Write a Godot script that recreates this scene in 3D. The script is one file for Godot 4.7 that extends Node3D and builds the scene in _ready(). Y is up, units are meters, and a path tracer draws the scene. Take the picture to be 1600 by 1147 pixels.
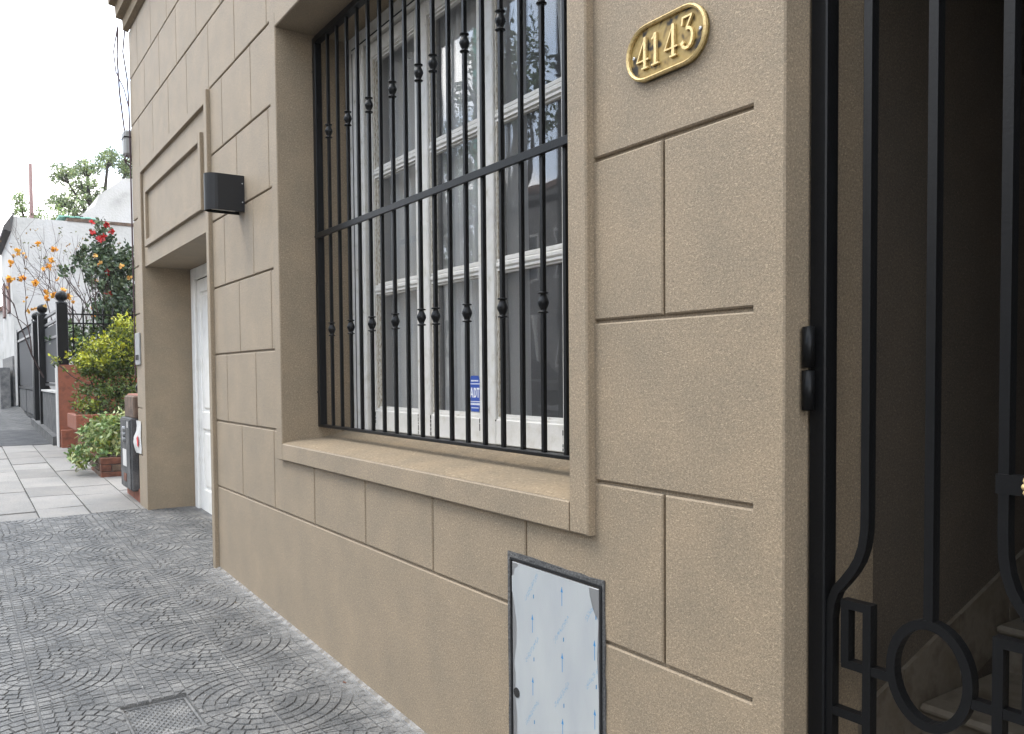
extends Node3D

const SLOPE := -0.0293          # the street climbs towards the left
var rng := RandomNumberGenerator.new()
var M := {}
var used := {}

func gy(x: float) -> float:
	return SLOPE * (x + 2.95)

func _ready():
	rng.seed = 4143
	setup_view()
	make_materials()
	build_ground()
	build_house()
	build_window()
	build_grille()
	build_house_fittings()
	build_gate_and_stairs()
	build_neighbour_garden()
	build_far_left()
	build_street_side()
	build_litter()

# ------------------------------------------------------------------ camera, sky, sun, exposure
func setup_view():
	var cam := Camera3D.new()
	cam.name = "camera"
	cam.transform = Transform3D(Basis(Vector3(0.56364561, -0.00825372, -0.82597548), Vector3(-0.02497622, 0.99932256, -0.02702969), Vector3(0.82563903, 0.03586491, 0.56305763)), Vector3(0, 1.39584, 1.47543))
	cam.projection = Camera3D.PROJECTION_FRUSTUM
	cam.near = 0.05
	cam.far = 400.0
	cam.size = 0.044606
	cam.frustum_offset = Vector2(0, 0.002153)
	add_child(cam)
	cam.current = true
	var sun := DirectionalLight3D.new()
	sun.name = "sun"
	sun.light_energy = 0.3
	sun.light_color = Color(1.0, 0.97, 0.92)
	sun.light_angular_distance = 24.0
	sun.shadow_enabled = true
	sun.look_at_from_position(Vector3(-2.6, 6.0, 3.0), Vector3.ZERO, Vector3.UP)
	add_child(sun)
	var env := Environment.new()
	env.background_mode = Environment.BG_SKY
	var sky := Sky.new()
	var pm := PanoramaSkyMaterial.new()
	pm.panorama = ImageTexture.create_from_image(sky_picture())
	pm.energy_multiplier = 1.0
	sky.sky_material = pm
	env.sky = sky
	env.tonemap_mode = Environment.TONE_MAPPER_LINEAR
	env.tonemap_exposure = 3.05
	env.sdfgi_enabled = true
	env.ssao_enabled = true
	env.ssil_enabled = true
	env.fog_enabled = true
	env.fog_density = 0.0006
	env.fog_light_color = Color(0.93, 0.94, 0.96)
	var we := WorldEnvironment.new()
	we.name = "world"
	we.environment = env
	add_child(we)

func sky_picture() -> Image:
	var w := 1024
	var h := 512
	var n := FastNoiseLite.new()
	n.seed = 11
	n.noise_type = FastNoiseLite.TYPE_SIMPLEX_SMOOTH
	n.frequency = 1.3
	n.fractal_type = FastNoiseLite.FRACTAL_FBM
	n.fractal_octaves = 5
	var im := Image.create(w, h, false, Image.FORMAT_RGBF)
	for y in h:
		var el := (0.5 - (y + 0.5) / h) * PI
		var sy := sin(el)
		var cy := cos(el)
		for x in w:
			var c := Vector3(0.55, 0.55, 0.55)
			if sy > -0.02:
				var a := (x + 0.5) / w * TAU
				var d := Vector3(sin(a) * cy, maxf(sy, 0.0), -cos(a) * cy)
				var s := maxf(sy, 0.0) + 0.22
				var v := n.get_noise_3d(d.x / s * 0.8, 1.7, d.z / s * 0.8)
				var cover := smoothstep(-0.22, 0.18, v)
				var haze := pow(1.0 - maxf(sy, 0.0), 5.0)
				var blue := Vector3(0.66, 0.85, 1.14)
				var white := Vector3(1.52, 1.50, 1.48) * (0.92 + 0.35 * v)
				c = blue.lerp(white, clampf(maxf(cover, haze), 0.0, 1.0))
			im.set_pixel(x, y, Color(c.x, c.y, c.z))
	return im

# ------------------------------------------------------------------ naming
func numbered(n: String) -> String:
	if not used.has(n):
		used[n] = 0
		return n
	used[n] += 1
	return "%s_%03d" % [n, used[n]]

func tag(o: Node3D, label: String, category: String, group := "") -> Node3D:
	o.set_meta("label", label)
	o.set_meta("category", category)
	if group:
		o.set_meta("group", group)
	return o

func thing(called: String, label: String, category: String, at := Vector3.ZERO, group := "") -> Node3D:
	var o := Node3D.new()
	o.name = numbered(called)
	add_child(o, true)
	o.position = at
	tag(o, label, category, group)
	return o

func put(called: String, st: SurfaceTool, m: Material, parent: Node3D = null, smooth := false) -> MeshInstance3D:
	var o := MeshInstance3D.new()
	o.mesh = done(st)
	o.material_override = null
	o.mesh.surface_set_material(0, m)
	return hang(called, o, parent)

func hang(called: String, o: MeshInstance3D, parent: Node3D = null) -> MeshInstance3D:
	if parent == null:
		o.name = numbered(called)
		add_child(o, true)
	else:
		var key := called
		var k := 0
		while parent.has_node(NodePath(key)):
			k += 1
			key = "%s_%03d" % [called, k]
		o.name = key
		parent.add_child(o, true)
	return o

func inst(called: String, mesh: Mesh, parent: Node3D, t: Transform3D, m: Material = null) -> MeshInstance3D:
	var o := MeshInstance3D.new()
	o.mesh = mesh
	if m:
		o.material_override = m
	o.transform = t
	return hang(called, o, parent)

func structure(o: Node3D) -> Node3D:
	o.set_meta("kind", "structure")
	return o

# ------------------------------------------------------------------ mesh helpers
func mb(smooth := false) -> SurfaceTool:
	var st := SurfaceTool.new()
	st.begin(Mesh.PRIMITIVE_TRIANGLES)
	st.set_smooth_group(0 if smooth else -1)
	return st

func done(st: SurfaceTool) -> ArrayMesh:
	st.generate_normals()
	return st.commit()

func tri(st: SurfaceTool, a: Vector3, b: Vector3, c: Vector3):   # counter-clockwise from outside
	st.add_vertex(a)
	st.add_vertex(c)
	st.add_vertex(b)

func quad(st: SurfaceTool, a: Vector3, b: Vector3, c: Vector3, d: Vector3):
	tri(st, a, b, c)
	tri(st, a, c, d)

func box(st: SurfaceTool, a: Vector3, b: Vector3):
	var x0 := minf(a.x, b.x)
	var x1 := maxf(a.x, b.x)
	var y0 := minf(a.y, b.y)
	var y1 := maxf(a.y, b.y)
	var z0 := minf(a.z, b.z)
	var z1 := maxf(a.z, b.z)
	quad(st, Vector3(x0, y0, z1), Vector3(x1, y0, z1), Vector3(x1, y1, z1), Vector3(x0, y1, z1))
	quad(st, Vector3(x1, y0, z0), Vector3(x0, y0, z0), Vector3(x0, y1, z0), Vector3(x1, y1, z0))
	quad(st, Vector3(x0, y0, z0), Vector3(x0, y0, z1), Vector3(x0, y1, z1), Vector3(x0, y1, z0))
	quad(st, Vector3(x1, y0, z1), Vector3(x1, y0, z0), Vector3(x1, y1, z0), Vector3(x1, y1, z1))
	quad(st, Vector3(x0, y1, z1), Vector3(x1, y1, z1), Vector3(x1, y1, z0), Vector3(x0, y1, z0))
	quad(st, Vector3(x0, y0, z0), Vector3(x1, y0, z0), Vector3(x1, y0, z1), Vector3(x0, y0, z1))

func cbox(st: SurfaceTool, a: Vector3, b: Vector3, c: float):     # a box with chamfered edges
	var lo := a.min(b)
	var hi := a.max(b)
	c = minf(c, minf(hi.x - lo.x, minf(hi.y - lo.y, hi.z - lo.z)) * 0.45)
	var P := func(ix: int, iy: int, iz: int, ax: int) -> Vector3:
		var p := Vector3(hi.x if ix else lo.x, hi.y if iy else lo.y, hi.z if iz else lo.z)
		if ax != 0:
			p.x += -c if ix else c
		if ax != 1:
			p.y += -c if iy else c
		if ax != 2:
			p.z += -c if iz else c
		return p
	# faces: the point keeps the full extent along axis ax
	quad(st, P.call(0, 0, 1, 2), P.call(1, 0, 1, 2), P.call(1, 1, 1, 2), P.call(0, 1, 1, 2))
	quad(st, P.call(1, 0, 0, 2), P.call(0, 0, 0, 2), P.call(0, 1, 0, 2), P.call(1, 1, 0, 2))
	quad(st, P.call(0, 0, 0, 0), P.call(0, 0, 1, 0), P.call(0, 1, 1, 0), P.call(0, 1, 0, 0))
	quad(st, P.call(1, 0, 1, 0), P.call(1, 0, 0, 0), P.call(1, 1, 0, 0), P.call(1, 1, 1, 0))
	quad(st, P.call(0, 1, 1, 1), P.call(1, 1, 1, 1), P.call(1, 1, 0, 1), P.call(0, 1, 0, 1))
	quad(st, P.call(0, 0, 0, 1), P.call(1, 0, 0, 1), P.call(1, 0, 1, 1), P.call(0, 0, 1, 1))
	# edges along x, y and z
	quad(st, P.call(0, 1, 1, 2), P.call(1, 1, 1, 2), P.call(1, 1, 1, 1), P.call(0, 1, 1, 1))
	quad(st, P.call(0, 0, 1, 1), P.call(1, 0, 1, 1), P.call(1, 0, 1, 2), P.call(0, 0, 1, 2))
	quad(st, P.call(1, 1, 0, 2), P.call(0, 1, 0, 2), P.call(0, 1, 0, 1), P.call(1, 1, 0, 1))
	quad(st, P.call(1, 0, 0, 1), P.call(0, 0, 0, 1), P.call(0, 0, 0, 2), P.call(1, 0, 0, 2))
	quad(st, P.call(1, 0, 1, 2), P.call(1, 0, 1, 0), P.call(1, 1, 1, 0), P.call(1, 1, 1, 2))
	quad(st, P.call(0, 0, 1, 0), P.call(0, 0, 1, 2), P.call(0, 1, 1, 2), P.call(0, 1, 1, 0))
	quad(st, P.call(1, 0, 0, 0), P.call(1, 0, 0, 2), P.call(1, 1, 0, 2), P.call(1, 1, 0, 0))
	quad(st, P.call(0, 0, 0, 2), P.call(0, 0, 0, 0), P.call(0, 1, 0, 0), P.call(0, 1, 0, 2))
	quad(st, P.call(1, 1, 1, 0), P.call(1, 1, 0, 0), P.call(1, 1, 0, 1), P.call(1, 1, 1, 1))
	quad(st, P.call(0, 1, 0, 0), P.call(0, 1, 1, 0), P.call(0, 1, 1, 1), P.call(0, 1, 0, 1))
	quad(st, P.call(1, 0, 0, 0), P.call(1, 0, 1, 0), P.call(1, 0, 1, 1), P.call(1, 0, 0, 1))
	quad(st, P.call(0, 0, 1, 0), P.call(0, 0, 0, 0), P.call(0, 0, 0, 1), P.call(0, 0, 1, 1))
	for ix in 2:
		for iy in 2:
			for iz in 2:
				var p: Vector3 = P.call(ix, iy, iz, 0)
				var q: Vector3 = P.call(ix, iy, iz, 1)
				var r: Vector3 = P.call(ix, iy, iz, 2)
				if (ix + iy + iz) % 2 == 1:
					tri(st, p, q, r)
				else:
					tri(st, p, r, q)

# a stucco block: front face at z1; sides flagged true are bevelled into a joint
func block(st: SurfaceTool, x0: float, x1: float, y0: float, y1: float, z0: float, z1: float, b: float, l := true, r := true, d := true, u := true):
	var fx0 := x0 + (b if l else 0.0)
	var fx1 := x1 - (b if r else 0.0)
	var fy0 := y0 + (b if d else 0.0)
	var fy1 := y1 - (b if u else 0.0)
	var zm := z1 - b
	var f := [Vector3(fx0, fy0, z1), Vector3(fx1, fy0, z1), Vector3(fx1, fy1, z1), Vector3(fx0, fy1, z1)]
	var g := [Vector3(x0, y0, zm), Vector3(x1, y0, zm), Vector3(x1, y1, zm), Vector3(x0, y1, zm)]
	var wob := 0.0012
	for i in 4:
		var dx := rng.randf_range(-wob, wob) if (l if i in [0, 3] else r) else 0.0
		var dy := rng.randf_range(-wob, wob) if (d if i < 2 else u) else 0.0
		f[i] += Vector3(dx, dy, 0)
		g[i] += Vector3(dx, dy, 0)
	quad(st, f[0], f[1], f[2], f[3])
	for i in 4:
		var j := (i + 1) % 4
		quad(st, g[i], g[j], f[j], f[i])
		quad(st, Vector3(g[i].x, g[i].y, z0), Vector3(g[j].x, g[j].y, z0), g[j], g[i])

func tube(st: SurfaceTool, pts: Array, rad: Array, sides := 6):
	var rings := []
	for i in pts.size():
		var t: Vector3 = (pts[mini(i + 1, pts.size() - 1)] - pts[maxi(i - 1, 0)])
		t = t.normalized()
		var ref := Vector3.UP if absf(t.y) < 0.9 else Vector3.RIGHT
		var a := t.cross(ref).normalized()
		var b := t.cross(a).normalized()
		var ring := []
		var r: float = rad[mini(i, rad.size() - 1)]
		for k in sides:
			var an := TAU * k / sides
			ring.append(pts[i] + (a * cos(an) + b * sin(an)) * r)
		rings.append(ring)
	for i in rings.size() - 1:
		for k in sides:
			var k2 := (k + 1) % sides
			quad(st, rings[i][k], rings[i + 1][k], rings[i + 1][k2], rings[i][k2])
	var last: int = rings.size() - 1
	for k in range(1, sides - 1):
		tri(st, rings[0][0], rings[0][k], rings[0][k + 1])
		tri(st, rings[last][0], rings[last][k + 1], rings[last][k])

# square bar swept along a path that lies in a plane of constant z
func flatbar(st: SurfaceTool, pts: Array, w: float, z0: float, z1: float, closed := false):
	var n := pts.size()
	var L := []
	var R := []
	for i in n:
		var p0: Vector2 = pts[(i - 1 + n) % n] if closed else pts[maxi(i - 1, 0)]
		var p1: Vector2 = pts[(i + 1) % n] if closed else pts[mini(i + 1, n - 1)]
		var pc: Vector2 = pts[i]
		var din := (pc - p0).normalized()
		var dout := (p1 - pc).normalized()
		var t := (din + dout).normalized()
		var m := Vector2(-t.y, t.x)
		var k := 1.0
		if closed or (i > 0 and i < n - 1):
			k = 1.0 / maxf(0.5, absf(din.dot(t)))
		L.append(pts[i] + m * w * 0.5 * k)
		R.append(pts[i] - m * w * 0.5 * k)
	var last := n if closed else n - 1
	for i in last:
		var j := (i + 1) % n
		var a: Vector2 = L[i]
		var b: Vector2 = L[j]
		var c: Vector2 = R[j]
		var d: Vector2 = R[i]
		quad(st, Vector3(d.x, d.y, z1), Vector3(c.x, c.y, z1), Vector3(b.x, b.y, z1), Vector3(a.x, a.y, z1))
		quad(st, Vector3(a.x, a.y, z0), Vector3(b.x, b.y, z0), Vector3(c.x, c.y, z0), Vector3(d.x, d.y, z0))
		quad(st, Vector3(a.x, a.y, z1), Vector3(b.x, b.y, z1), Vector3(b.x, b.y, z0), Vector3(a.x, a.y, z0))
		quad(st, Vector3(c.x, c.y, z1), Vector3(d.x, d.y, z1), Vector3(d.x, d.y, z0), Vector3(c.x, c.y, z0))
	if not closed:
		for e in [0, n - 1]:
			var a2: Vector2 = L[e]
			var d2: Vector2 = R[e]
			quad(st, Vector3(d2.x, d2.y, z0), Vector3(d2.x, d2.y, z1), Vector3(a2.x, a2.y, z1), Vector3(a2.x, a2.y, z0))

func lathe(st: SurfaceTool, c: Vector3, prof: Array, sides := 10):    # prof: [radius, y]
	for i in prof.size() - 1:
		for k in sides:
			var a := TAU * k / sides
			var b := TAU * (k + 1) / sides
			var p: Array = prof[i]
			var q: Array = prof[i + 1]
			var v := func(r: float, y: float, an: float) -> Vector3: return c + Vector3(cos(an) * r, y, -sin(an) * r)
			quad(st, v.call(p[0], p[1], a), v.call(p[0], p[1], b), v.call(q[0], q[1], b), v.call(q[0], q[1], a))

# an outline in the x-y plane given depth in z
func prism(st: SurfaceTool, poly: PackedVector2Array, z0: float, z1: float):
	if Geometry2D.is_polygon_clockwise(poly):
		poly = poly.duplicate()
		poly.reverse()
	var ix := Geometry2D.triangulate_polygon(poly)
	for k in range(0, ix.size(), 3):
		var a := poly[ix[k]]
		var b := poly[ix[k + 1]]
		var c := poly[ix[k + 2]]
		if (b - a).cross(c - a) < 0:
			var t := b
			b = c
			c = t
		tri(st, Vector3(a.x, a.y, z1), Vector3(b.x, b.y, z1), Vector3(c.x, c.y, z1))
		tri(st, Vector3(a.x, a.y, z0), Vector3(c.x, c.y, z0), Vector3(b.x, b.y, z0))
	for i in poly.size():
		var p := poly[i]
		var q := poly[(i + 1) % poly.size()]
		quad(st, Vector3(p.x, p.y, z1), Vector3(p.x, p.y, z0), Vector3(q.x, q.y, z0), Vector3(q.x, q.y, z1))

# ------------------------------------------------------------------ materials
func lin(r: float, g: float, b: float) -> Color:
	return Color(r, g, b).linear_to_srgb()

func noise_tex(sd: int, freq: float, oct: int, cols: Array, size := 512, normal := 0.0, kind := FastNoiseLite.TYPE_SIMPLEX_SMOOTH) -> NoiseTexture2D:
	var n := FastNoiseLite.new()
	n.seed = sd
	n.noise_type = kind
	n.frequency = freq
	n.fractal_type = FastNoiseLite.FRACTAL_FBM
	n.fractal_octaves = oct
	n.fractal_gain = 0.6
	var t := NoiseTexture2D.new()
	t.width = size
	t.height = size
	t.seamless = true
	t.noise = n
	if normal > 0.0:
		t.as_normal_map = true
		t.bump_strength = normal
	elif cols.size():
		var g := Gradient.new()
		var off := PackedFloat32Array()
		var cc := PackedColorArray()
		for i in cols.size():
			off.append(float(i) / (cols.size() - 1))
			cc.append(cols[i])
		g.offsets = off
		g.colors = cc
		t.color_ramp = g
	return t

func mat(called: String, col: Color, rough := 0.8, spec := 0.5) -> StandardMaterial3D:
	var m := StandardMaterial3D.new()
	m.resource_name = called
	m.albedo_color = col
	m.roughness = rough
	m.metallic_specular = spec
	M[called] = m
	return m

func tri_tex(m: StandardMaterial3D, tex: Texture2D, period: float, nrm: Texture2D = null, ns := 1.0) -> StandardMaterial3D:
	m.albedo_texture = tex
	m.uv1_triplanar = true
	m.uv1_world_triplanar = true
	m.uv1_triplanar_sharpness = 8.0
	m.uv1_scale = Vector3.ONE / period
	if nrm:
		m.normal_enabled = true
		m.normal_texture = nrm
		m.normal_scale = ns
	return m

# granular plaster: multiplier picture with fine grain, pale grains and dark pits, over slow mottling
func grain_picture(sd: int, size: int, pale: float, dark: float, fine: float, slow: float, tint: Vector3) -> ImageTexture:
	var r := RandomNumberGenerator.new()
	r.seed = sd
	var n := FastNoiseLite.new()
	n.seed = sd
	n.frequency = 4.0 / size
	n.fractal_octaves = 4
	var slowim := n.get_seamless_image(size, size)
	n.seed = sd + 1
	n.frequency = 0.16
	n.fractal_octaves = 2
	var fineim := n.get_seamless_image(size, size)
	var a := slowim.get_data()
	var b := fineim.get_data()
	var out := PackedByteArray()
	out.resize(size * size * 3)
	for i in size * size:
		var s := (a[i] / 255.0 - 0.5) * slow
		var v := 0.78 + s + (b[i] / 255.0 - 0.5) * fine + (r.randf() - 0.5) * fine * 0.6
		var t := s * 0.6
		var q := r.randf()
		if q < pale:
			v += 0.22
		elif q > 1.0 - dark:
			v -= 0.24
		elif i > size and out[(i - 1) * 3] > 238 and q < 0.6:
			v += 0.16
		out[i * 3] = int(clampf((v + t * tint.x) * 255.0, 0, 255))
		out[i * 3 + 1] = int(clampf((v + t * tint.y) * 255.0, 0, 255))
		out[i * 3 + 2] = int(clampf((v + t * tint.z) * 255.0, 0, 255))
	return ImageTexture.create_from_image(Image.create_from_data(size, size, false, Image.FORMAT_RGB8, out))

func make_materials():
	var grain := grain_picture(3, 1024, 0.034, 0.028, 0.19, 0.07, Vector3(0.3, 0.0, -0.3))
	var grain_n := noise_tex(5, 0.42, 2, [], 1024, 5.0)
	var stucco := mat("stucco", lin(0.390, 0.301, 0.199), 0.68, 0.45)
	stucco.rim_enabled = true
	stucco.rim = 0.14
	stucco.rim_tint = 0.2
	tri_tex(stucco, grain, 1.37, grain_n, 0.2)
	var sm := mat("smooth_plaster", lin(0.390, 0.301, 0.199), 0.9, 0.35)
	tri_tex(sm, grain_picture(9, 512, 0.01, 0.012, 0.10, 0.09, Vector3(0.3, 0, -0.4)), 1.9, grain_n, 0.2)
	var grit := grain_picture(21, 512, 0.03, 0.04, 0.30, 0.28, Vector3(0.1, 0.0, -0.15))
	var grit_n := noise_tex(8, 0.12, 3, [], 512, 4.0)
	for k in 4:
		var v: float = [0.19, 0.21, 0.175, 0.2][k]
		tri_tex(mat("paver%d" % k, lin(v * 1.12, v * 1.085, v * 1.03), 0.7, 0.42), grit, 0.83, grit_n, 0.5)
	for k in 3:
		var v: float = [0.30, 0.34, 0.25][k]
		tri_tex(mat("slab%d" % k, lin(v * 1.05, v * 0.985, v * 0.9), 0.9), grain, 1.9, grit_n, 0.3)
	tri_tex(mat("asphalt", lin(0.075, 0.075, 0.078), 0.95), grit, 1.3, grit_n, 0.7)
	tri_tex(mat("earth", lin(0.16, 0.125, 0.085), 1.0), grit, 0.9, grit_n, 1.0)
	tri_tex(mat("cement", lin(0.27, 0.262, 0.25), 0.95), grit, 0.7, grit_n, 0.7)
	tri_tex(mat("dark_cement", lin(0.12, 0.118, 0.115), 0.9), grit, 0.9, grit_n, 0.5)
	tri_tex(mat("white_wall", lin(0.46, 0.447, 0.43), 0.9), noise_tex(31, 0.006, 5, [Color(0.86, 0.86, 0.85), Color(0.97, 0.97, 0.96), Color(1, 1, 1), Color(0.95, 0.94, 0.92)], 512), 5.0, grit_n, 0.2)
	tri_tex(mat("red_paint", lin(0.25, 0.080, 0.042), 0.75), noise_tex(33, 0.012, 5, [Color(0.66, 0.66, 0.66), Color(0.95, 0.93, 0.9), Color(0.85, 0.85, 0.85), Color(1, 1, 1)], 512), 1.6, grit_n, 0.35)
	tri_tex(mat("brown_stone", lin(0.19, 0.125, 0.085), 0.85), grit, 0.6, grit_n, 0.6)
	tri_tex(mat("brick", lin(0.22, 0.085, 0.05), 0.9), grit, 0.5, grit_n, 0.7)
	# painted joinery, with worn and dirty places
	var wood := mat("white_wood", lin(0.57, 0.55, 0.515), 0.55)
	tri_tex(wood, noise_tex(35, 0.02, 5, [Color(0.78, 0.75, 0.70), Color(0.95, 0.945, 0.93), Color(0.98, 0.98, 0.97), Color(1, 1, 1), Color(1, 1, 1), Color(0.97, 0.97, 0.96)], 512), 0.9, grit_n, 0.12)
	var bead := mat("worn_bead", lin(0.5, 0.475, 0.43), 0.8)
	tri_tex(bead, noise_tex(36, 0.05, 4, [Color(0.15, 0.10, 0.08), Color(0.75, 0.70, 0.63), Color(0.95, 0.94, 0.91), Color(1, 1, 1), Color(0.95, 0.94, 0.92)], 512), 0.4)
	bead.uv1_scale = Vector3(6, 1.2, 6)
	mat("gap", lin(0.012, 0.011, 0.010), 0.9)
	var door := mat("door_paint", lin(0.80, 0.78, 0.735), 0.5)
	tri_tex(door, noise_tex(37, 0.012, 4, [Color(0.93, 0.93, 0.92), Color(1, 1, 1), Color(0.98, 0.98, 0.98)], 512), 1.4)
	var iron := mat("black_iron", lin(0.006, 0.006, 0.0062), 0.36, 0.3)
	iron.normal_enabled = true
	iron.normal_texture = noise_tex(41, 0.06, 3, [], 256, 3.0)
	iron.normal_scale = 0.14
	iron.uv1_triplanar = true
	iron.uv1_world_triplanar = true
	iron.uv1_scale = Vector3.ONE * 6.0
	mat("dark_metal", lin(0.011, 0.011, 0.0115), 0.45, 0.4)
	mat("gate_sheet", lin(0.02, 0.02, 0.021), 0.7)
	var steel := mat("steel", lin(0.42, 0.42, 0.42), 0.42)
	steel.metallic = 0.85
	var brass := mat("brass", lin(0.68, 0.52, 0.25), 0.46)
	brass.metallic = 0.45
	tri_tex(brass, noise_tex(44, 0.03, 4, [Color(0.75, 0.7, 0.6), Color(1, 1, 1), Color(0.9, 0.88, 0.82)], 256), 0.12)
	var tarn := mat("tarnished_brass", lin(0.30, 0.21, 0.075), 0.5)
	tarn.metallic = 0.35
	tri_tex(tarn, noise_tex(47, 0.014, 3, [Color(0.16, 0.17, 0.2), Color(0.2, 0.2, 0.22), Color(0.85, 0.82, 0.72), Color(1, 1, 0.95), Color(0.95, 0.93, 0.85), Color(1, 1, 1)], 256), 0.22)
	var glass := mat("glass", Color(1, 1, 1, 0.03), 0.0, 0.7)
	glass.transparency = BaseMaterial3D.TRANSPARENCY_ALPHA
	glass.clearcoat_enabled = true
	glass.clearcoat = 1.0
	glass.clearcoat_roughness = 0.0
	glass.normal_enabled = true
	glass.normal_texture = noise_tex(71, 0.01, 2, [], 256, 2.0)
	glass.normal_scale = 0.06
	glass.uv1_triplanar = true
	glass.uv1_world_triplanar = true
	glass.uv1_scale = Vector3.ONE * 1.1
	var cloth := mat("curtain", lin(0.40, 0.40, 0.385), 0.95)
	cloth.backlight_enabled = true
	cloth.backlight = lin(0.2, 0.2, 0.2)
	cloth.cull_mode = BaseMaterial3D.CULL_DISABLED
	mat("room", lin(0.16, 0.15, 0.13), 0.9)
	mat("ochre", lin(0.45, 0.24, 0.06), 0.8)
	mat("white_print", lin(0.75, 0.75, 0.75), 0.5)
	mat("blue_print", lin(0.03, 0.075, 0.32), 0.4)
	mat("grey_plastic", lin(0.25, 0.25, 0.24), 0.6)
	mat("cable", lin(0.06, 0.03, 0.035), 0.7)
	mat("paper", lin(0.50, 0.485, 0.46), 0.8)
	mat("red_print", lin(0.55, 0.05, 0.05), 0.7)
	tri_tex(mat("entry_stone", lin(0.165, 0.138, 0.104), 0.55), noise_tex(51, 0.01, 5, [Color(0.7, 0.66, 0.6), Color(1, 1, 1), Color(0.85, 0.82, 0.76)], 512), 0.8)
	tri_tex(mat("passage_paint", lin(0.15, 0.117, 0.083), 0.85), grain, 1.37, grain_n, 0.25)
	tri_tex(mat("bark", lin(0.085, 0.068, 0.052), 0.95), grit, 0.4, grit_n, 1.0)
	mat("twig", lin(0.075, 0.05, 0.045), 0.9)
	for f in [["leaf", 0.55, lin(0.03, 0.05, 0.012)], ["gold_leaf", 0.55, lin(0.10, 0.10, 0.01)], ["petal", 0.6, lin(0.25, 0.12, 0.02)]]:
		var lm := mat(f[0], Color.WHITE, f[1])
		lm.vertex_color_use_as_albedo = true
		lm.cull_mode = BaseMaterial3D.CULL_DISABLED
		lm.backlight_enabled = true
		lm.backlight = f[2]
	mat("pole", lin(0.17, 0.10, 0.09), 0.8)
	mat("teal_paint", lin(0.06, 0.26, 0.20), 0.8)
	tri_tex(mat("grey_house", lin(0.26, 0.25, 0.24), 0.9), grit, 2.3)
	tri_tex(mat("roof_tile", lin(0.20, 0.10, 0.065), 0.9), grit, 1.1)
	mat("window_dark", lin(0.02, 0.022, 0.025), 0.08)
	mat("eave", lin(0.075, 0.07, 0.065), 0.9)
	mat("green_sheet", lin(0.16, 0.36, 0.28), 0.4)
	mat("shutter", lin(0.19, 0.12, 0.105), 0.8)
	var dust := mat("dust", lin(0.33, 0.32, 0.305), 1.0)
	dust.vertex_color_use_as_albedo = true
	dust.transparency = BaseMaterial3D.TRANSPARENCY_ALPHA
	dust.albedo_texture = noise_tex(61, 0.012, 5, [Color(0.95, 0.95, 0.95, 0.1), Color(0.97, 0.97, 0.97, 0.45), Color(1, 1, 1, 0.85), Color(1, 1, 1, 1)], 512)
	dust.uv1_triplanar = true
	dust.uv1_world_triplanar = true
	dust.uv1_scale = Vector3.ONE * 2.2

# ------------------------------------------------------------------ ground, road, pavement
func sheet(st: SurfaceTool, x0: float, x1: float, z0: float, z1: float, up: float):
	quad(st, Vector3(x0, gy(x0) + up, z1), Vector3(x1, gy(x1) + up, z1), Vector3(x1, gy(x1) + up, z0), Vector3(x0, gy(x0) + up, z0))

func slab(st: SurfaceTool, x0: float, x1: float, z0: float, z1: float, up0: float, up1: float):
	var c := [Vector2(x0, z0), Vector2(x0, z1), Vector2(x1, z1), Vector2(x1, z0)]
	var t := []
	var b := []
	for p in c:
		t.append(Vector3(p.x, gy(p.x) + up1, p.y))
		b.append(Vector3(p.x, gy(p.x) + up0, p.y))
	quad(st, t[0], t[1], t[2], t[3])
	for i in 4:
		quad(st, b[i], b[(i + 1) % 4], t[(i + 1) % 4], t[i])

const TILE := 0.4
const HOLE := Rect2(-3.70, 0.672, 0.375, 0.262)

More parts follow.
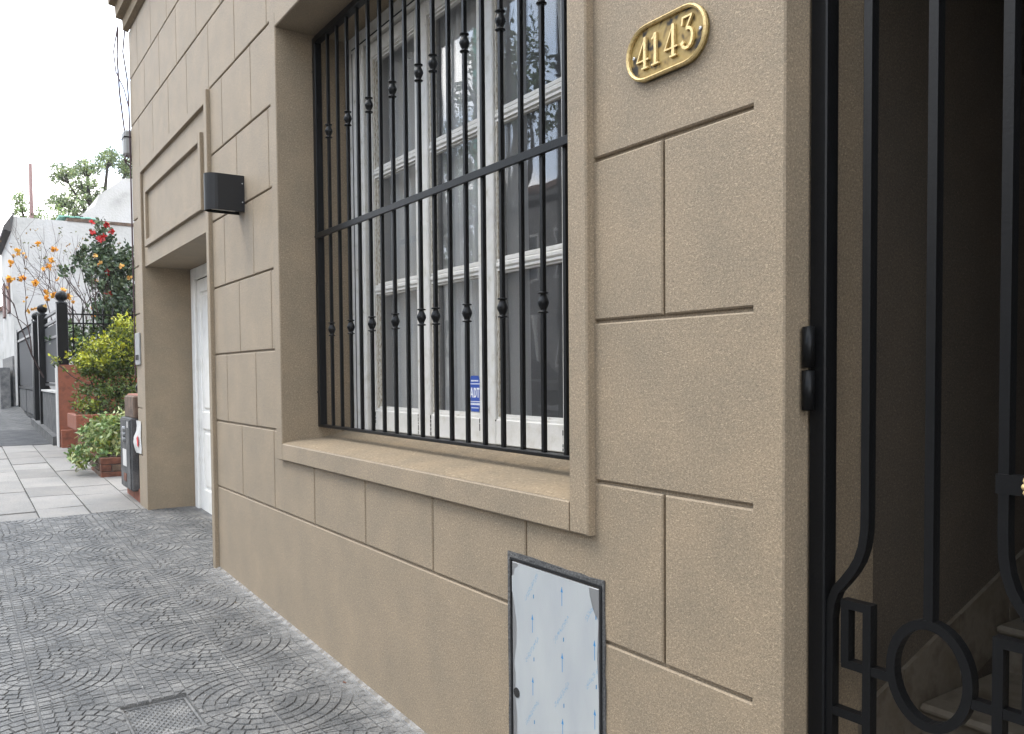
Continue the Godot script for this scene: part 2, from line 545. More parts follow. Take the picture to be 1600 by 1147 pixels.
func tile_mesh(sd: int, cx: int, cz: int, hole := PackedVector2Array()) -> ArrayMesh:
	var r := RandomNumberGenerator.new()
	r.seed = sd
	var st := mb()
	var gap := 0.0026
	var sq := PackedVector2Array([Vector2(gap, gap), Vector2(TILE - gap, gap), Vector2(TILE - gap, TILE - gap), Vector2(gap, TILE - gap)])
	var bases := [sq]
	if hole.size():
		bases = Geometry2D.clip_polygons(sq, hole)
	for b in bases:
		flat_poly(st, b, 0.0, -0.04, 0.0, r)
	var c := Vector2(cx * TILE, cz * TILE)
	var a0 := atan2(1.0 - 2.0 * cz, 1.0 - 2.0 * cx)      # middle of the quarter circle
	var cells := []
	var w := 0.0475
	for i in 8:
		var r0 := w * i
		var r1 := w * (i + 1)
		var nn := maxi(1, roundi((r0 + r1) * 0.5 * PI * 0.5 / 0.052))
		var ph := r.randf_range(-0.3, 0.3) / nn
		for k in nn:
			var t0 := a0 - PI / 4 + PI / 2 * (k + (ph if k > 0 else 0.0)) / nn
			var t1 := a0 - PI / 4 + PI / 2 * (k + 1 + (ph if k < nn - 1 else 0.0)) / nn
			var p := PackedVector2Array()
			var seg := 1 if nn > 3 else 3
			for s in seg + 1:
				p.append(c + Vector2.from_angle(lerpf(t0, t1, float(s) / seg)) * (r1 - 0.0016))
			if i == 0:
				p.append(c)
			else:
				for s in seg + 1:
					p.append(c + Vector2.from_angle(lerpf(t1, t0, float(s) / seg)) * (r0 + 0.0016))
			cells.append(p)
	var disc := PackedVector2Array()
	for k in 49:
		disc.append(c + Vector2.from_angle(TAU * k / 48.0) * w * 8)
	var rows := 8
	for j in rows:
		var z0 := TILE * j / rows
		var off := 0.0 if j % 2 == 0 else 0.5
		for i in range(-1, 8):
			var x0 := (i + off) * 0.05
			var cell := PackedVector2Array([Vector2(x0, z0), Vector2(x0 + 0.05, z0), Vector2(x0 + 0.05, z0 + TILE / rows), Vector2(x0, z0 + TILE / rows)])
			for q in Geometry2D.clip_polygons(cell, disc):
				cells.append(q)
	for cell in cells:
		for q in Geometry2D.intersect_polygons(cell, sq):
			for s in Geometry2D.offset_polygon(q, -0.0024):
				var list := [s]
				if hole.size():
					list = Geometry2D.clip_polygons(s, hole)
				for p in list:
					if area(p) > 0.00018:
						flat_poly(st, p, 0.0062 + r.randf_range(-0.0014, 0.0008), 0.0, 0.0022, r)
	return done(st)

func area(p: PackedVector2Array) -> float:
	var s := 0.0
	for i in p.size():
		s += p[i].cross(p[(i + 1) % p.size()])
	return absf(s) * 0.5

# a low stone in the x-z plane: top at y1, drawn in by inset, sides down to y0
func flat_poly(st: SurfaceTool, p: PackedVector2Array, y1: float, y0: float, inset: float, r: RandomNumberGenerator):
	var c := Vector2.ZERO
	for v in p:
		c += v / p.size()
	var tilt := Vector2(r.randf_range(-0.02, 0.02), r.randf_range(-0.02, 0.02)) if inset > 0 else Vector2.ZERO
	var ccw := not Geometry2D.is_polygon_clockwise(p)
	if ccw:
		p = p.duplicate()
		p.reverse()
	var top := []
	var low := []
	for v in p:
		var d := v - c
		var u := c + d * maxf(0.5, 1.0 - inset / maxf(d.length(), 0.001))
		top.append(Vector3(u.x, y1 + tilt.dot(u - c), u.y))
		low.append(Vector3(v.x, y0, v.y))
	var flat := PackedVector2Array()
	for v in top:
		flat.append(Vector2(v.x, v.z))
	var ix := Geometry2D.triangulate_polygon(flat)
	for k in range(0, ix.size(), 3):
		var a: Vector3 = top[ix[k]]
		var b: Vector3 = top[ix[k + 1]]
		var e: Vector3 = top[ix[k + 2]]
		if (b - a).cross(e - a).y > 0:
			tri(st, a, b, e)
		else:
			tri(st, a, e, b)
	for i in top.size():
		var j := (i + 1) % top.size()
		var n: Vector3 = (low[j] - low[i]).cross(Vector3.UP)
		var outv := Vector3(low[i].x - c.x, 0, low[i].z - c.y)
		if n.dot(outv) > 0:
			quad(st, low[i], low[j], top[j], top[i])
		else:
			quad(st, low[j], low[i], top[i], top[j])

func build_ground():
	var st := mb()
	sheet(st, -300, 200, -200, 300, -0.30)
	structure(put("ground", st, M.earth))
	st = mb()
	slab(st, -200, 60, 4.9, 11.0, -0.28, -0.13)
	structure(put("road", st, M.asphalt))
	st = mb()
	slab(st, -200, 60, 4.72, 4.9, -0.25, 0.0)
	slab(st, -200, 60, 11.0, 11.18, -0.25, 0.0)
	structure(put("kerb", st, M.cement))
	st = mb()
	slab(st, -200, 60, 11.18, 14.2, -0.25, -0.002)
	structure(put("far_pavement", st, M.cement))
	# pavement: mortar bed with the tiles as parts
	st = mb()
	slab(st, -8.25, HOLE.position.x, 0.0, 4.72, -0.28, -0.002)
	slab(st, HOLE.end.x, 8.0, 0.0, 4.72, -0.28, -0.002)
	slab(st, HOLE.position.x, HOLE.end.x, 0.0, HOLE.position.y, -0.28, -0.002)
	slab(st, HOLE.position.x, HOLE.end.x, HOLE.end.y, 4.72, -0.28, -0.002)
	slab(st, HOLE.position.x, HOLE.end.x, HOLE.position.y, HOLE.end.y, -0.28, -0.06)
	slab(st, -8.15, -5.9, -0.5, 0.0, -0.28, -0.002)
	slab(st, -14.65, -8.25, -2.2, 4.72, -0.28, -0.024)
	var pave := structure(put("pavement", st, M.cement))
	var meshes := {}
	for cx in 2:
		for cz in 2:
			for v in 2:
				meshes[[cx, cz, v]] = tile_mesh(100 + cx * 10 + cz * 3 + v * 57, cx, cz)
	var xa := -8.249
	for i in 22:
		for j in range(-1, 7):
			var x := xa + i * TILE
			var z := 0.015 + j * TILE
			if j < 0 and (x < -8.3 or x > -6.0):
				continue
			# circles are centred where x = -8.249 + 0.8 n and z = 0.415 + 0.8 m
			var cx := 0 if i % 2 == 0 else 1
			var cz := 1 if (j + 2) % 2 == 0 else 0
			var basis := Basis(Vector3(1, SLOPE, 0), Vector3.UP, Vector3.BACK)
			var t := Transform3D(basis, Vector3(x, gy(x) + rng.randf_range(-0.001, 0.0008), z))
			var rect := Rect2(x, z, TILE, TILE)
			var m: Mesh = meshes[[cx, cz, rng.randi() % 2]]
			if rect.intersects(HOLE):
				var h := PackedVector2Array()
				for p in [HOLE.position, HOLE.position + Vector2(HOLE.size.x, 0), HOLE.end, HOLE.position + Vector2(0, HOLE.size.y)]:
					h.append(p - Vector2(x, z))
				m = tile_mesh(700 + i * 9 + j, cx, cz, h)
			inst("paving_tile", m, pave, t, M["paver%d" % (rng.randi() % 4)])
	# worn concrete flags in front of the neighbour
	var zz := [-1.9, -1.32, -0.76, -0.36, 0.04, 0.455, 0.86, 1.27, 1.69, 2.11, 2.6, 3.2]
	for a in zz.size() - 1:
		var x := -8.262
		var first := true
		while x > -14.6:
			var L: float = rng.randf_range(0.52, 0.86) if not first else rng.randf_range(0.3, 0.6)
			first = false
			var x2 := maxf(x - L, -14.64)
			if x2 < -14.3:
				x2 = -14.64
			st = mb()
			var up := rng.randf_range(-0.004, 0.003)
			var z0: float = zz[a] + 0.006
			var z1: float = zz[a + 1] - 0.006
			var g := 0.004
			var p := [Vector3(x2 + g, 0, z0), Vector3(x2 + g, 0, z1), Vector3(x - g, 0, z1), Vector3(x - g, 0, z0)]
			for q in 4:
				p[q].y = gy(p[q].x) + up + rng.randf_range(-0.003, 0.003)
			quad(st, p[0], p[1], p[2], p[3])
			for q in 4:
				var e: Vector3 = p[q] - Vector3(0, 0.05, 0)
				var f: Vector3 = p[(q + 1) % 4] - Vector3(0, 0.05, 0)
				quad(st, e, f, p[(q + 1) % 4], p[q])
			var pick := rng.randf()
			put("paving_flag", st, M["slab%d" % (2 if pick < 0.16 else (1 if pick < 0.5 else 0))], pave)
			x = x2
	st = mb()
	slab(st, -200, -14.65, -1.0, 4.72, -0.28, 0.006)
	structure(put("driveway", st, M.asphalt))
	# the ramp up to the neighbour's gate
	st = mb()
	var r := [Vector3(-17.4, gy(-17.4) + 0.008, 0.12), Vector3(-17.4, gy(-17.4) + 0.008, 0.75), Vector3(-24, gy(-24) + 0.008, 0.75), Vector3(-24, gy(-24) + 0.16, 0.12), Vector3(-18.6, gy(-18.6) + 0.16, 0.12)]
	quad(st, r[0], r[4], r[3], r[2])
	tri(st, r[0], r[2], r[1])
	structure(put("ramp", st, M.dark_cement))
	# pale mortar dust swept along the foot of the wall
	st = mb()
	var n := 260
	var prev := []
	for i in n + 1:
		var x := -5.70 + (5.70 - 1.13) * i / n
		var w := 0.125 + 0.03 * sin(i * 0.11) + 0.02 * sin(i * 0.37 + 1.0) + rng.randf_range(-0.006, 0.006)
		var y := gy(x) + 0.009
		prev.append([Vector3(x, y + 0.012, -0.002), Vector3(x, y + 0.002, 0.022), Vector3(x, y, 0.022 + w)])
	for i in n:
		var a: Array = prev[i]
		var b: Array = prev[i + 1]
		for k in 2:
			var al := [0.85, 0.62, 0.0]
			for q in [[a, k], [a, k + 1], [b, k + 1], [a, k], [b, k + 1], [b, k]]:
				st.set_color(Color(1, 1, 1, al[q[1]]))
				st.add_vertex(q[0][q[1]])
	var o := put("mortar_dust", st, M.dust)
	o.set_meta("kind", "stuff")
	tag(o, "pale mortar dust along the foot of the beige wall", "dust")

# ------------------------------------------------------------------ the house front
const C0 := 0.6497
const CH := 0.44207
const JW := 0.0052

func build_house():
	var h := thing("town_house", "beige stucco town house scored into large blocks", "house")
	var s: StandardMaterial3D = M.stucco
	var st := mb()
	box(st, Vector3(-8.523, -0.4, -0.45), Vector3(-8.15, 5.9, -0.012))
	box(st, Vector3(-8.15, 2.395, -0.45), Vector3(-5.96, 3.245, -0.025))
	box(st, Vector3(-8.15, 3.245, -0.45), Vector3(-4.298, 5.9, -0.012))
	box(st, Vector3(-5.96, -0.4, -0.45), Vector3(-5.77, 3.245, -0.025))
	box(st, Vector3(-5.77, -0.4, -0.45), Vector3(-4.298, 3.245, -0.012))
	box(st, Vector3(-4.298, -0.4, -0.45), Vector3(-1.837, 1.0, -0.012))
	box(st, Vector3(-4.298, 3.217, -0.45), Vector3(-1.837, 5.9, -0.012))
	box(st, Vector3(-1.837, -0.4, -0.45), Vector3(-1.2, 5.9, -0.012))
	box(st, Vector3(-1.2, -0.4, -0.28), Vector3(-1.129, 5.9, -0.012))
	box(st, Vector3(-1.129, 2.75, -0.28), Vector3(-0.15, 5.9, -0.012))
	box(st, Vector3(-0.15, -0.4, -0.45), Vector3(4.0, 5.9, 0.0))
	put("wall", st, s, h)
	# roof and back of the house, closed
	st = mb()
	box(st, Vector3(-8.52, 5.62, -8.0), Vector3(4.0, 5.9, -0.45))
	box(st, Vector3(-8.52, -0.4, -8.0), Vector3(-8.32, 5.62, -0.45))
	box(st, Vector3(3.8, -0.4, -8.0), Vector3(4.0, 5.62, -0.45))
	box(st, Vector3(-8.32, -0.4, -8.0), Vector3(3.8, 5.62, -7.8))
	put("outer_shell", st, M.smooth_plaster, h)
	st = mb()
	box(st, Vector3(-4.9, 0.4, -4.0), Vector3(-1.5, 0.5, -0.45))
	box(st, Vector3(-4.9, 3.6, -4.0), Vector3(-1.5, 3.7, -0.45))
	box(st, Vector3(-5.0, 0.4, -4.0), Vector3(-4.9, 3.7, -0.45))
	box(st, Vector3(-1.5, 0.4, -4.0), Vector3(-1.4, 3.7, -0.45))
	box(st, Vector3(-5.0, 0.4, -4.1), Vector3(-1.4, 3.7, -4.0))
	put("front_room", st, M.room, h)
	# plinth
	st = mb()
	block(st, -5.70, -1.21, -0.3, C0 - JW, -0.014, 0.0, 0.004, false, false, false, true)
	block(st, -1.21, -1.1272, -0.3, C0 - JW, -0.014, 0.0, 0.004, false, true, false, false)
	put("plinth", st, s, h)
	# scored blocks, row by row
	for row in range(0, 9):
		var y0 := C0 + CH * row
		var y1 := y0 + CH
		var off := 0.0 if row % 2 == 0 else 0.30225
		var spans := [[-5.70, -1.21]]
		if row >= 6:
			spans = [[-8.523, -1.21]]
		var x := -5.1163 + off - 0.6045 * 7
		while x < -1.2:
			for sp in spans:
				var a := maxf(x, sp[0])
				var b := minf(x + 0.6045, sp[1])
				if b - a < 0.03:
					continue
				var jl := 0.004 if a == x else 0.0
				var jr := 0.004 if b == x + 0.6045 else 0.0
				var down := true
				if row == 6 and b < -5.69:
					down = false
				st = mb()
				var made := false
				var ya := y0 + (JW if down else 0.0)
				var yb := y1 - JW
				if row == 8:
					yb = y1
				for cut in [[-99.0, -4.37], [-4.37, -1.775], [-1.775, 99.0]]:
					var ca := maxf(a + jl, cut[0])
					var cb := minf(b - jr, cut[1])
					if cb - ca < 0.004:
						continue
					var la := ca == a + jl and jl > 0.0
					var rb := cb == b - jr and jr > 0.0
					var za := ya
					var zb := yb
					var ub := row != 8
					if cut[0] == -4.37 and row < 6:
						if row == 0:
							zb = 0.97
							ub = false
						elif row == 5:
							za = 3.26
							block(st, ca, cb, za, zb, -0.014, 0.0, 0.004, la, rb, false, true)
							made = true
							continue
						else:
							continue
					block(st, ca, cb, za, zb, -0.014, 0.0, 0.004, la, rb, down, ub)
					made = true
				if made:
					put("block", st, s, h)
			x += 0.6045
	# plain margins
	st = mb()
	block(st, -1.21, -1.1272, C0 - JW, C0 + CH * 9, -0.014, 0.0, 0.004, false, true, false, false)
	put("corner_margin", st, s, h)
	st = mb()
	block(st, -8.30, -8.1482, -0.3, 3.302, -0.014, 0.0, 0.004, false, true, false, false)
	put("door_margin", st, s, h)
	for row in range(-1, 6):
		var y0 := C0 + CH * row + JW if row >= 0 else -0.3
		st = mb()
		block(st, -8.523, -8.30, y0, C0 + CH * (row + 1) - (JW if row < 5 else 0.0), -0.014, 0.0, 0.004, true, false, row >= 0, row < 5)
		put("block", st, s, h)
	st = mb()
	block(st, -8.15, -5.70, 3.245, 3.3022, -0.03, 0.0, 0.003, false, false, true, false)
	put("lintel_band", st, s, h)
	# strip beside the door and the framed panel over it
	st = mb()
	cbox(st, Vector3(-5.768, -0.3, -0.03), Vector3(-5.702, 3.2985, 0.027), 0.004)
	put("door_strip", st, s, h)
	st = mb()
	var o := [-8.0, -5.99, 2.552, 3.088]
	var i := [-7.935, -6.05, 2.615, 3.026]
	block(st, o[0], i[0], o[2], o[3], -0.026, 0.001, 0.004)
	block(st, i[1], o[1], o[2], o[3], -0.026, 0.001, 0.004)
	block(st, i[0], i[1], o[2], i[2], -0.026, 0.001, 0.004, false, false)
	block(st, i[0], i[1], i[3], o[3], -0.026, 0.001, 0.004, false, false)
	put("panel_moulding", st, s, h)
	# cornice
	st = mb()
	var prof := [Vector2(4.64, 0.0), Vector2(4.655, 0.045), Vector2(4.745, 0.05), Vector2(4.755, 0.105), Vector2(4.855, 0.11), Vector2(4.865, 0.165), Vector2(4.985, 0.17), Vector2(4.995, 0.235), Vector2(5.12, 0.24), Vector2(5.16, 0.0)]
	for k in prof.size() - 1:
		var p: Vector2 = prof[k]
		var q: Vector2 = prof[k + 1]
		quad(st, Vector3(-8.56, p.x, p.y), Vector3(4.0, p.x, p.y), Vector3(4.0, q.x, q.y), Vector3(-8.56, q.x, q.y))
		tri(st, Vector3(-8.56, 4.9, 0), Vector3(-8.56, p.x, p.y), Vector3(-8.56, q.x, q.y))
	put("cornice", st, M.smooth_plaster, h)
	# window surround and sloping sill
	var t := 0.028
	st = mb()
	block(st, -4.386, -4.295, 0.941, 3.295, -0.43, t, 0.005, true, true, true, true)
	block(st, -1.84, -1.757, 0.941, 3.295, -0.43, t, 0.005, true, true, true, true)
	block(st, -4.295, -1.84, 0.941, 1.030, -0.05, t, 0.005, false, false, true, true)
	block(st, -4.295, -1.84, 3.214, 3.295, -0.43, t, 0.005, false, false, true, true)
	put("window_surround", st, s, h)
	st = mb()
	var sl := [Vector2(0.0235, 1.0305), Vector2(-0.02, 1.040), Vector2(-0.07, 1.047), Vector2(-0.20, 1.054), Vector2(-0.345, 1.088), Vector2(-0.45, 1.089)]
	for k in 5:
		var p: Vector2 = sl[k]
		var q: Vector2 = sl[k + 1]
		quad(st, Vector3(-4.30, p.y, p.x), Vector3(-1.835, p.y, p.x), Vector3(-1.835, q.y, q.x), Vector3(-4.30, q.y, q.x))
	box(st, Vector3(-4.30, 0.98, -0.45), Vector3(-1.835, 1.028, 0.0))
	put("window_sill", st, M.smooth_plaster, h)
	build_door(h)

func build_door(h: Node3D):
	var st := mb()
	var z := -0.42
	cbox(st, Vector3(-8.148, 0.10, -0.46), Vector3(-8.03, 2.394, z), 0.006)
	cbox(st, Vector3(-6.08, 0.05, -0.46), Vector3(-5.962, 2.394, z), 0.006)
	cbox(st, Vector3(-8.03, 2.29, -0.46), Vector3(-6.08, 2.394, z - 0.001), 0.006)
	var fr := put("door", st, M.door_paint, h)
	var k := 0
	for x0 in [-8.018, -7.045]:
		var x1: float = x0 + 0.955
		st = mb()
		var zf := -0.445
		box(st, Vector3(x0, 0.12, -0.50), Vector3(x1, 2.28, zf - 0.02))
		for b in [[x0, x0 + 0.10, 0.12, 2.28], [x1 - 0.10, x1, 0.12, 2.28], [x0 + 0.10, x1 - 0.10, 0.12, 0.34], [x0 + 0.10, x1 - 0.10, 0.90, 1.06], [x0 + 0.10, x1 - 0.10, 2.16, 2.28]]:
			cbox(st, Vector3(b[0], b[2], -0.49), Vector3(b[1], b[3], zf), 0.006)
		put("door_leaf", st, M.door_paint, fr)
		for q in [[0.37, 0.87], [1.09, 2.13]]:
			st = mb()
			cbox(st, Vector3(x0 + 0.135, q[0], -0.475), Vector3(x1 - 0.135, q[1], zf - 0.004), 0.018)
			put("door_panel", st, M.door_paint, fr)
		k += 1
	st = mb()
	lathe(st, Vector3(-7.10, 1.05, 0), [[0.001, 0.06], [0.02, 0.055], [0.026, 0.04], [0.014, 0.02], [0.012, 0.0]], 10)
	var kn := put("door_knob", st, M.brass, fr)
	kn.transform = Transform3D(Basis(Vector3.RIGHT, PI / 2), Vector3(0, 1.53, -0.445)) * Transform3D(Basis(), Vector3(0, -1.05, 0))
	st = mb()
	box(st, Vector3(-8.15, 0.0, -0.6), Vector3(-5.96, 2.40, -0.51))
	put("door_backing", st, M.gap, fr)

# ------------------------------------------------------------------ the casement window
func build_window():
	var h: Node3D = get_node("town_house")
	var zf := -0.38
	var st := mb()
	cbox(st, Vector3(-4.294, 1.06, -0.47), Vector3(-4.075, 3.213, zf + 0.02), 0.008)
	cbox(st, Vector3(-1.865, 1.06, -0.47), Vector3(-1.841, 3.213, zf + 0.02), 0.006)
	cbox(st, Vector3(-4.075, 1.06, -0.47), Vector3(-1.865, 1.092, zf + 0.03), 0.006)
	cbox(st, Vector3(-4.075, 3.125, -0.47), Vector3(-1.865, 3.213, zf + 0.019), 0.008)
	var win := put("window", st, M.white_wood, h)
	st = mb()
	box(st, Vector3(-4.20, 1.10, zf + 0.0195), Vector3(-4.192, 3.12, zf + 0.0215))
	box(st, Vector3(-4.20, 3.135, zf + 0.0195), Vector3(-1.87, 3.142, zf + 0.0215))
	put("frame_crack", st, M.gap, win)
	var leaves := [[-4.066, -3.466], [-3.459, -2.909], [-2.902, -2.333], [-2.326, -1.872]]
	for L in leaves:
		var x0: float = L[0]
		var x1: float = L[1]
		var sw := 0.058
		st = mb()
		cbox(st, Vector3(x0, 1.10, -0.43), Vector3(x0 + sw, 3.118, zf), 0.004)
		cbox(st, Vector3(x1 - sw, 1.10, -0.43), Vector3(x1, 3.118, zf), 0.004)
		cbox(st, Vector3(x0 + sw, 1.101, -0.43), Vector3(x1 - sw, 1.205, zf - 0.002), 0.004)
		cbox(st, Vector3(x0 + sw, 3.045, -0.43), Vector3(x1 - sw, 3.117, zf - 0.002), 0.004)
		put("casement", st, M.white_wood, win)
		for y in [1.838, 2.443]:
			st = mb()
			cbox(st, Vector3(x0 + sw - 0.002, y - 0.014, -0.428), Vector3(x1 - sw + 0.002, y + 0.014, zf - 0.006), 0.008)
			put("glazing_bar", st, M.white_wood, win)
		# stepped, weathered beads round the panes
		var ys := [1.205, 1.824, 1.852, 2.429, 2.457, 3.045]
		for k in 3:
			var ya: float = ys[k * 2]
			var yb: float = ys[k * 2 + 1]
			for sd in 2:
				st = mb()
				for e in [[0.012, -0.392], [0.022, -0.402]]:
					var w: float = e[0]
					if sd == 0:
						box(st, Vector3(x0 + sw, ya, -0.42), Vector3(x0 + sw + w, yb, e[1]))
					else:
						box(st, Vector3(x1 - sw - w, ya, -0.42), Vector3(x1 - sw, yb, e[1]))
				put("glazing_bead", st, M.worn_bead, win)
				st = mb()
				for e in [[0.010, -0.391], [0.020, -0.401]]:
					var w: float = e[0]
					if sd == 0:
						box(st, Vector3(x0 + sw + 0.001, ya, -0.42), Vector3(x1 - sw - 0.001, ya + w, e[1]))
					else:
						box(st, Vector3(x0 + sw + 0.001, yb - w, -0.42), Vector3(x1 - sw - 0.001, yb, e[1]))
				put("cross_bead", st, M.white_wood, win)
		# tenon joints that have opened in the paint
		st = mb()
		for x in [x0 + sw, x1 - sw]:
			var y := 1.105
			while y < 1.20:
				var q := rng.randf_range(0.008, 0.03)
				if rng.randf() < 0.75:
					box(st, Vector3(x - 0.0012, y, zf - 0.004), Vector3(x + 0.0014, minf(y + q, 1.203), zf + 0.0008))
				y += q + 0.004
		put("open_joint", st, M.gap, win).set_meta("kind", "stuff")
		for k in 3:
			st = mb()
			box(st, Vector3(x0 + sw - 0.004, ys[k * 2] - 0.004, -0.416), Vector3(x1 - sw + 0.004, ys[k * 2 + 1] + 0.004, -0.412))
			var pane := put("pane", st, M.glass, win)
			# old glass is never quite plane
			pane.position = Vector3.ZERO
	# curtains behind the panes
	for c in [[-4.10, -3.50, 0.0, "pale grey curtain behind the leftmost window leaf"], [-3.44, -2.98, 0.02, "pale grey curtain behind the window leaf with the blue sticker"], [-2.56, -2.30, 0.16, "pale grey curtain drawn aside behind the third window leaf"], [-2.92, -2.74, 0.06, "narrow gathered grey curtain at the left edge of the third leaf"]]:
		st = mb(true)
		var n := 60
		var rows := 8
		var g := []
		for j in rows + 1:
			var line := []
			var y := 1.15 + 2.0 * j / rows
			for i in n + 1:
				var u := float(i) / n
				var squeeze: float = c[2] * (1.0 - float(j) / rows)
				var x := lerpf(c[0] + squeeze, c[1], u)
				var f: float = (c[1] - c[0])
				line.append(Vector3(x, y, -0.49 + 0.018 * sin(u * f * 75.0 + j * 0.08) + 0.012 * sin(u * f * 31.0 + 1.7 + j * 0.15)))
			g.append(line)
		for j in rows:
			for i in n:
				quad(st, g[j][i], g[j][i + 1], g[j + 1][i + 1], g[j + 1][i])
		tag(put("curtain", st, M.curtain), c[3], "curtain", "curtains behind the window")
	# security sticker inside the second leaf
	var sx := -3.052
	var sy := 1.307
	var s := thing("window_sticker", "blue security sticker on the lowest pane of the second window leaf", "sticker", Vector3(sx, sy, -0.4112))
	st = mb()
	prism(st, PackedVector2Array([Vector2(-0.044, -0.05), Vector2(-0.03, -0.078), Vector2(0.03, -0.078), Vector2(0.044, -0.05), Vector2(0.044, 0.05), Vector2(0.03, 0.078), Vector2(-0.03, 0.078), Vector2(-0.044, 0.05)]), 0.0, 0.0008)
	put("sticker_sheet", st, M.blue_print, s)
	lettering(s, "ADT", 0.043, Vector3(0, 0.003, 0.0011), M.white_print, 0.68, true)
	st = mb()
	for y in [0.041, -0.036]:
		box(st, Vector3(-0.041, y, 0.0008), Vector3(0.041, y + 0.003, 0.0013))
	# print too small to read
	for row in [[0.053, 0.030, 0.006], [-0.050, 0.042, 0.009], [-0.064, 0.030, 0.004]]:
		var x: float = -row[1]
		while x < row[1]:
			var w := rng.randf_range(0.003, 0.008)
			box(st, Vector3(x, row[0], 0.0008), Vector3(minf(x + w, row[1]), row[0] + row[2], 0.0012))
			x += w + 0.0022
	put("small_print", st, M.white_print, s).set_meta("kind", "stuff")

func lettering(parent: Node3D, text: String, size: float, at: Vector3, m: Material, squeeze := 1.0, sans := false) -> MeshInstance3D:
	var f := SystemFont.new()
	f.font_names = PackedStringArray(["Droid Sans" if sans else "Droid Serif"])
	f.font_weight = 700 if sans else 400
	var t := TextMesh.new()
	t.text = text
	t.font = f
	t.font_size = 64
	t.pixel_size = size / 46.0
	t.depth = 0.0006
	t.curve_step = 1.0
	t.horizontal_alignment = HORIZONTAL_ALIGNMENT_CENTER
	t.vertical_alignment = VERTICAL_ALIGNMENT_CENTER
	var o := MeshInstance3D.new()
	o.mesh = t
	t.material = m
	o.scale = Vector3(squeeze, 1, 1)
	o.position = at
	return hang("lettering", o, parent)

# ------------------------------------------------------------------ the window grille
func build_grille():
	var g := thing("window_grille", "black iron grille of upright bars with collars over the window", "grille")
	var z := -0.185
	var st := mb()
	cbox(st, Vector3(-4.285, 1.112, z - 0.022), Vector3(-4.245, 3.19, z + 0.016), 0.003)
	put("side_post", st, M.black_iron, g)
	st = mb()
	cbox(st, Vector3(-1.862, 1.112, z - 0.02), Vector3(-1.846, 3.19, z + 0.016), 0.003)
	put("side_post", st, M.black_iron, g)
	st = mb()
	cbox(st, Vector3(-4.245, 1.112, z - 0.018), Vector3(-1.862, 1.126, z + 0.018), 0.002)
	put("bottom_rail", st, M.black_iron, g)
	st = mb()
	cbox(st, Vector3(-4.245, 3.155, z - 0.018), Vector3(-1.862, 3.19, z + 0.018), 0.002)
	put("top_rail", st, M.black_iron, g)
	st = mb()
	cbox(st, Vector3(-4.245, 2.123, z + 0.009), Vector3(-1.84, 2.152, z + 0.022), 0.0015)
	put("middle_rail", st, M.black_iron, g)
	for y in [1.30, 3.02, 2.14]:
		st = mb()
		tube(st, [Vector3(-4.285, y, z), Vector3(-4.31, y, z + 0.012)], [0.009], 6)
		put("wall_fixing", st, M.black_iron, g)
	st = mb()
	cbox(st, Vector3(-0.008, 1.124, -0.008), Vector3(0.008, 3.158, 0.008), 0.0015)
	var bar := done(st)
	st = mb(true)
	var prof := []
	for q in [[0.0095, -0.036], [0.0175, -0.035], [0.019, -0.0325], [0.0175, -0.030], [0.0105, -0.0285], [0.0115, -0.022], [0.0165, -0.012], [0.0205, -0.001], [0.0185, 0.008], [0.0135, 0.018], [0.0105, 0.0285], [0.0175, 0.030], [0.019, 0.0325], [0.0175, 0.035], [0.0095, 0.036]]:
		prof.append(q)
	lathe(st, Vector3.ZERO, prof, 12)
	var knot := done(st)
	var with := [1, 3, 5, 7, 9, 10, 12, 14, 16]
	for k in range(1, 19):
		var x := -4.106 + 0.1243 * (k - 1)
		var b := inst("bar", bar, g, Transform3D(Basis(), Vector3(x, 0, z)), M.black_iron)
		if k in with:
			for y in [1.632, 2.66]:
				inst("collar", knot, b, Transform3D(Basis(), Vector3(0, y + rng.randf_range(-0.004, 0.004), 0)), M.black_iron)

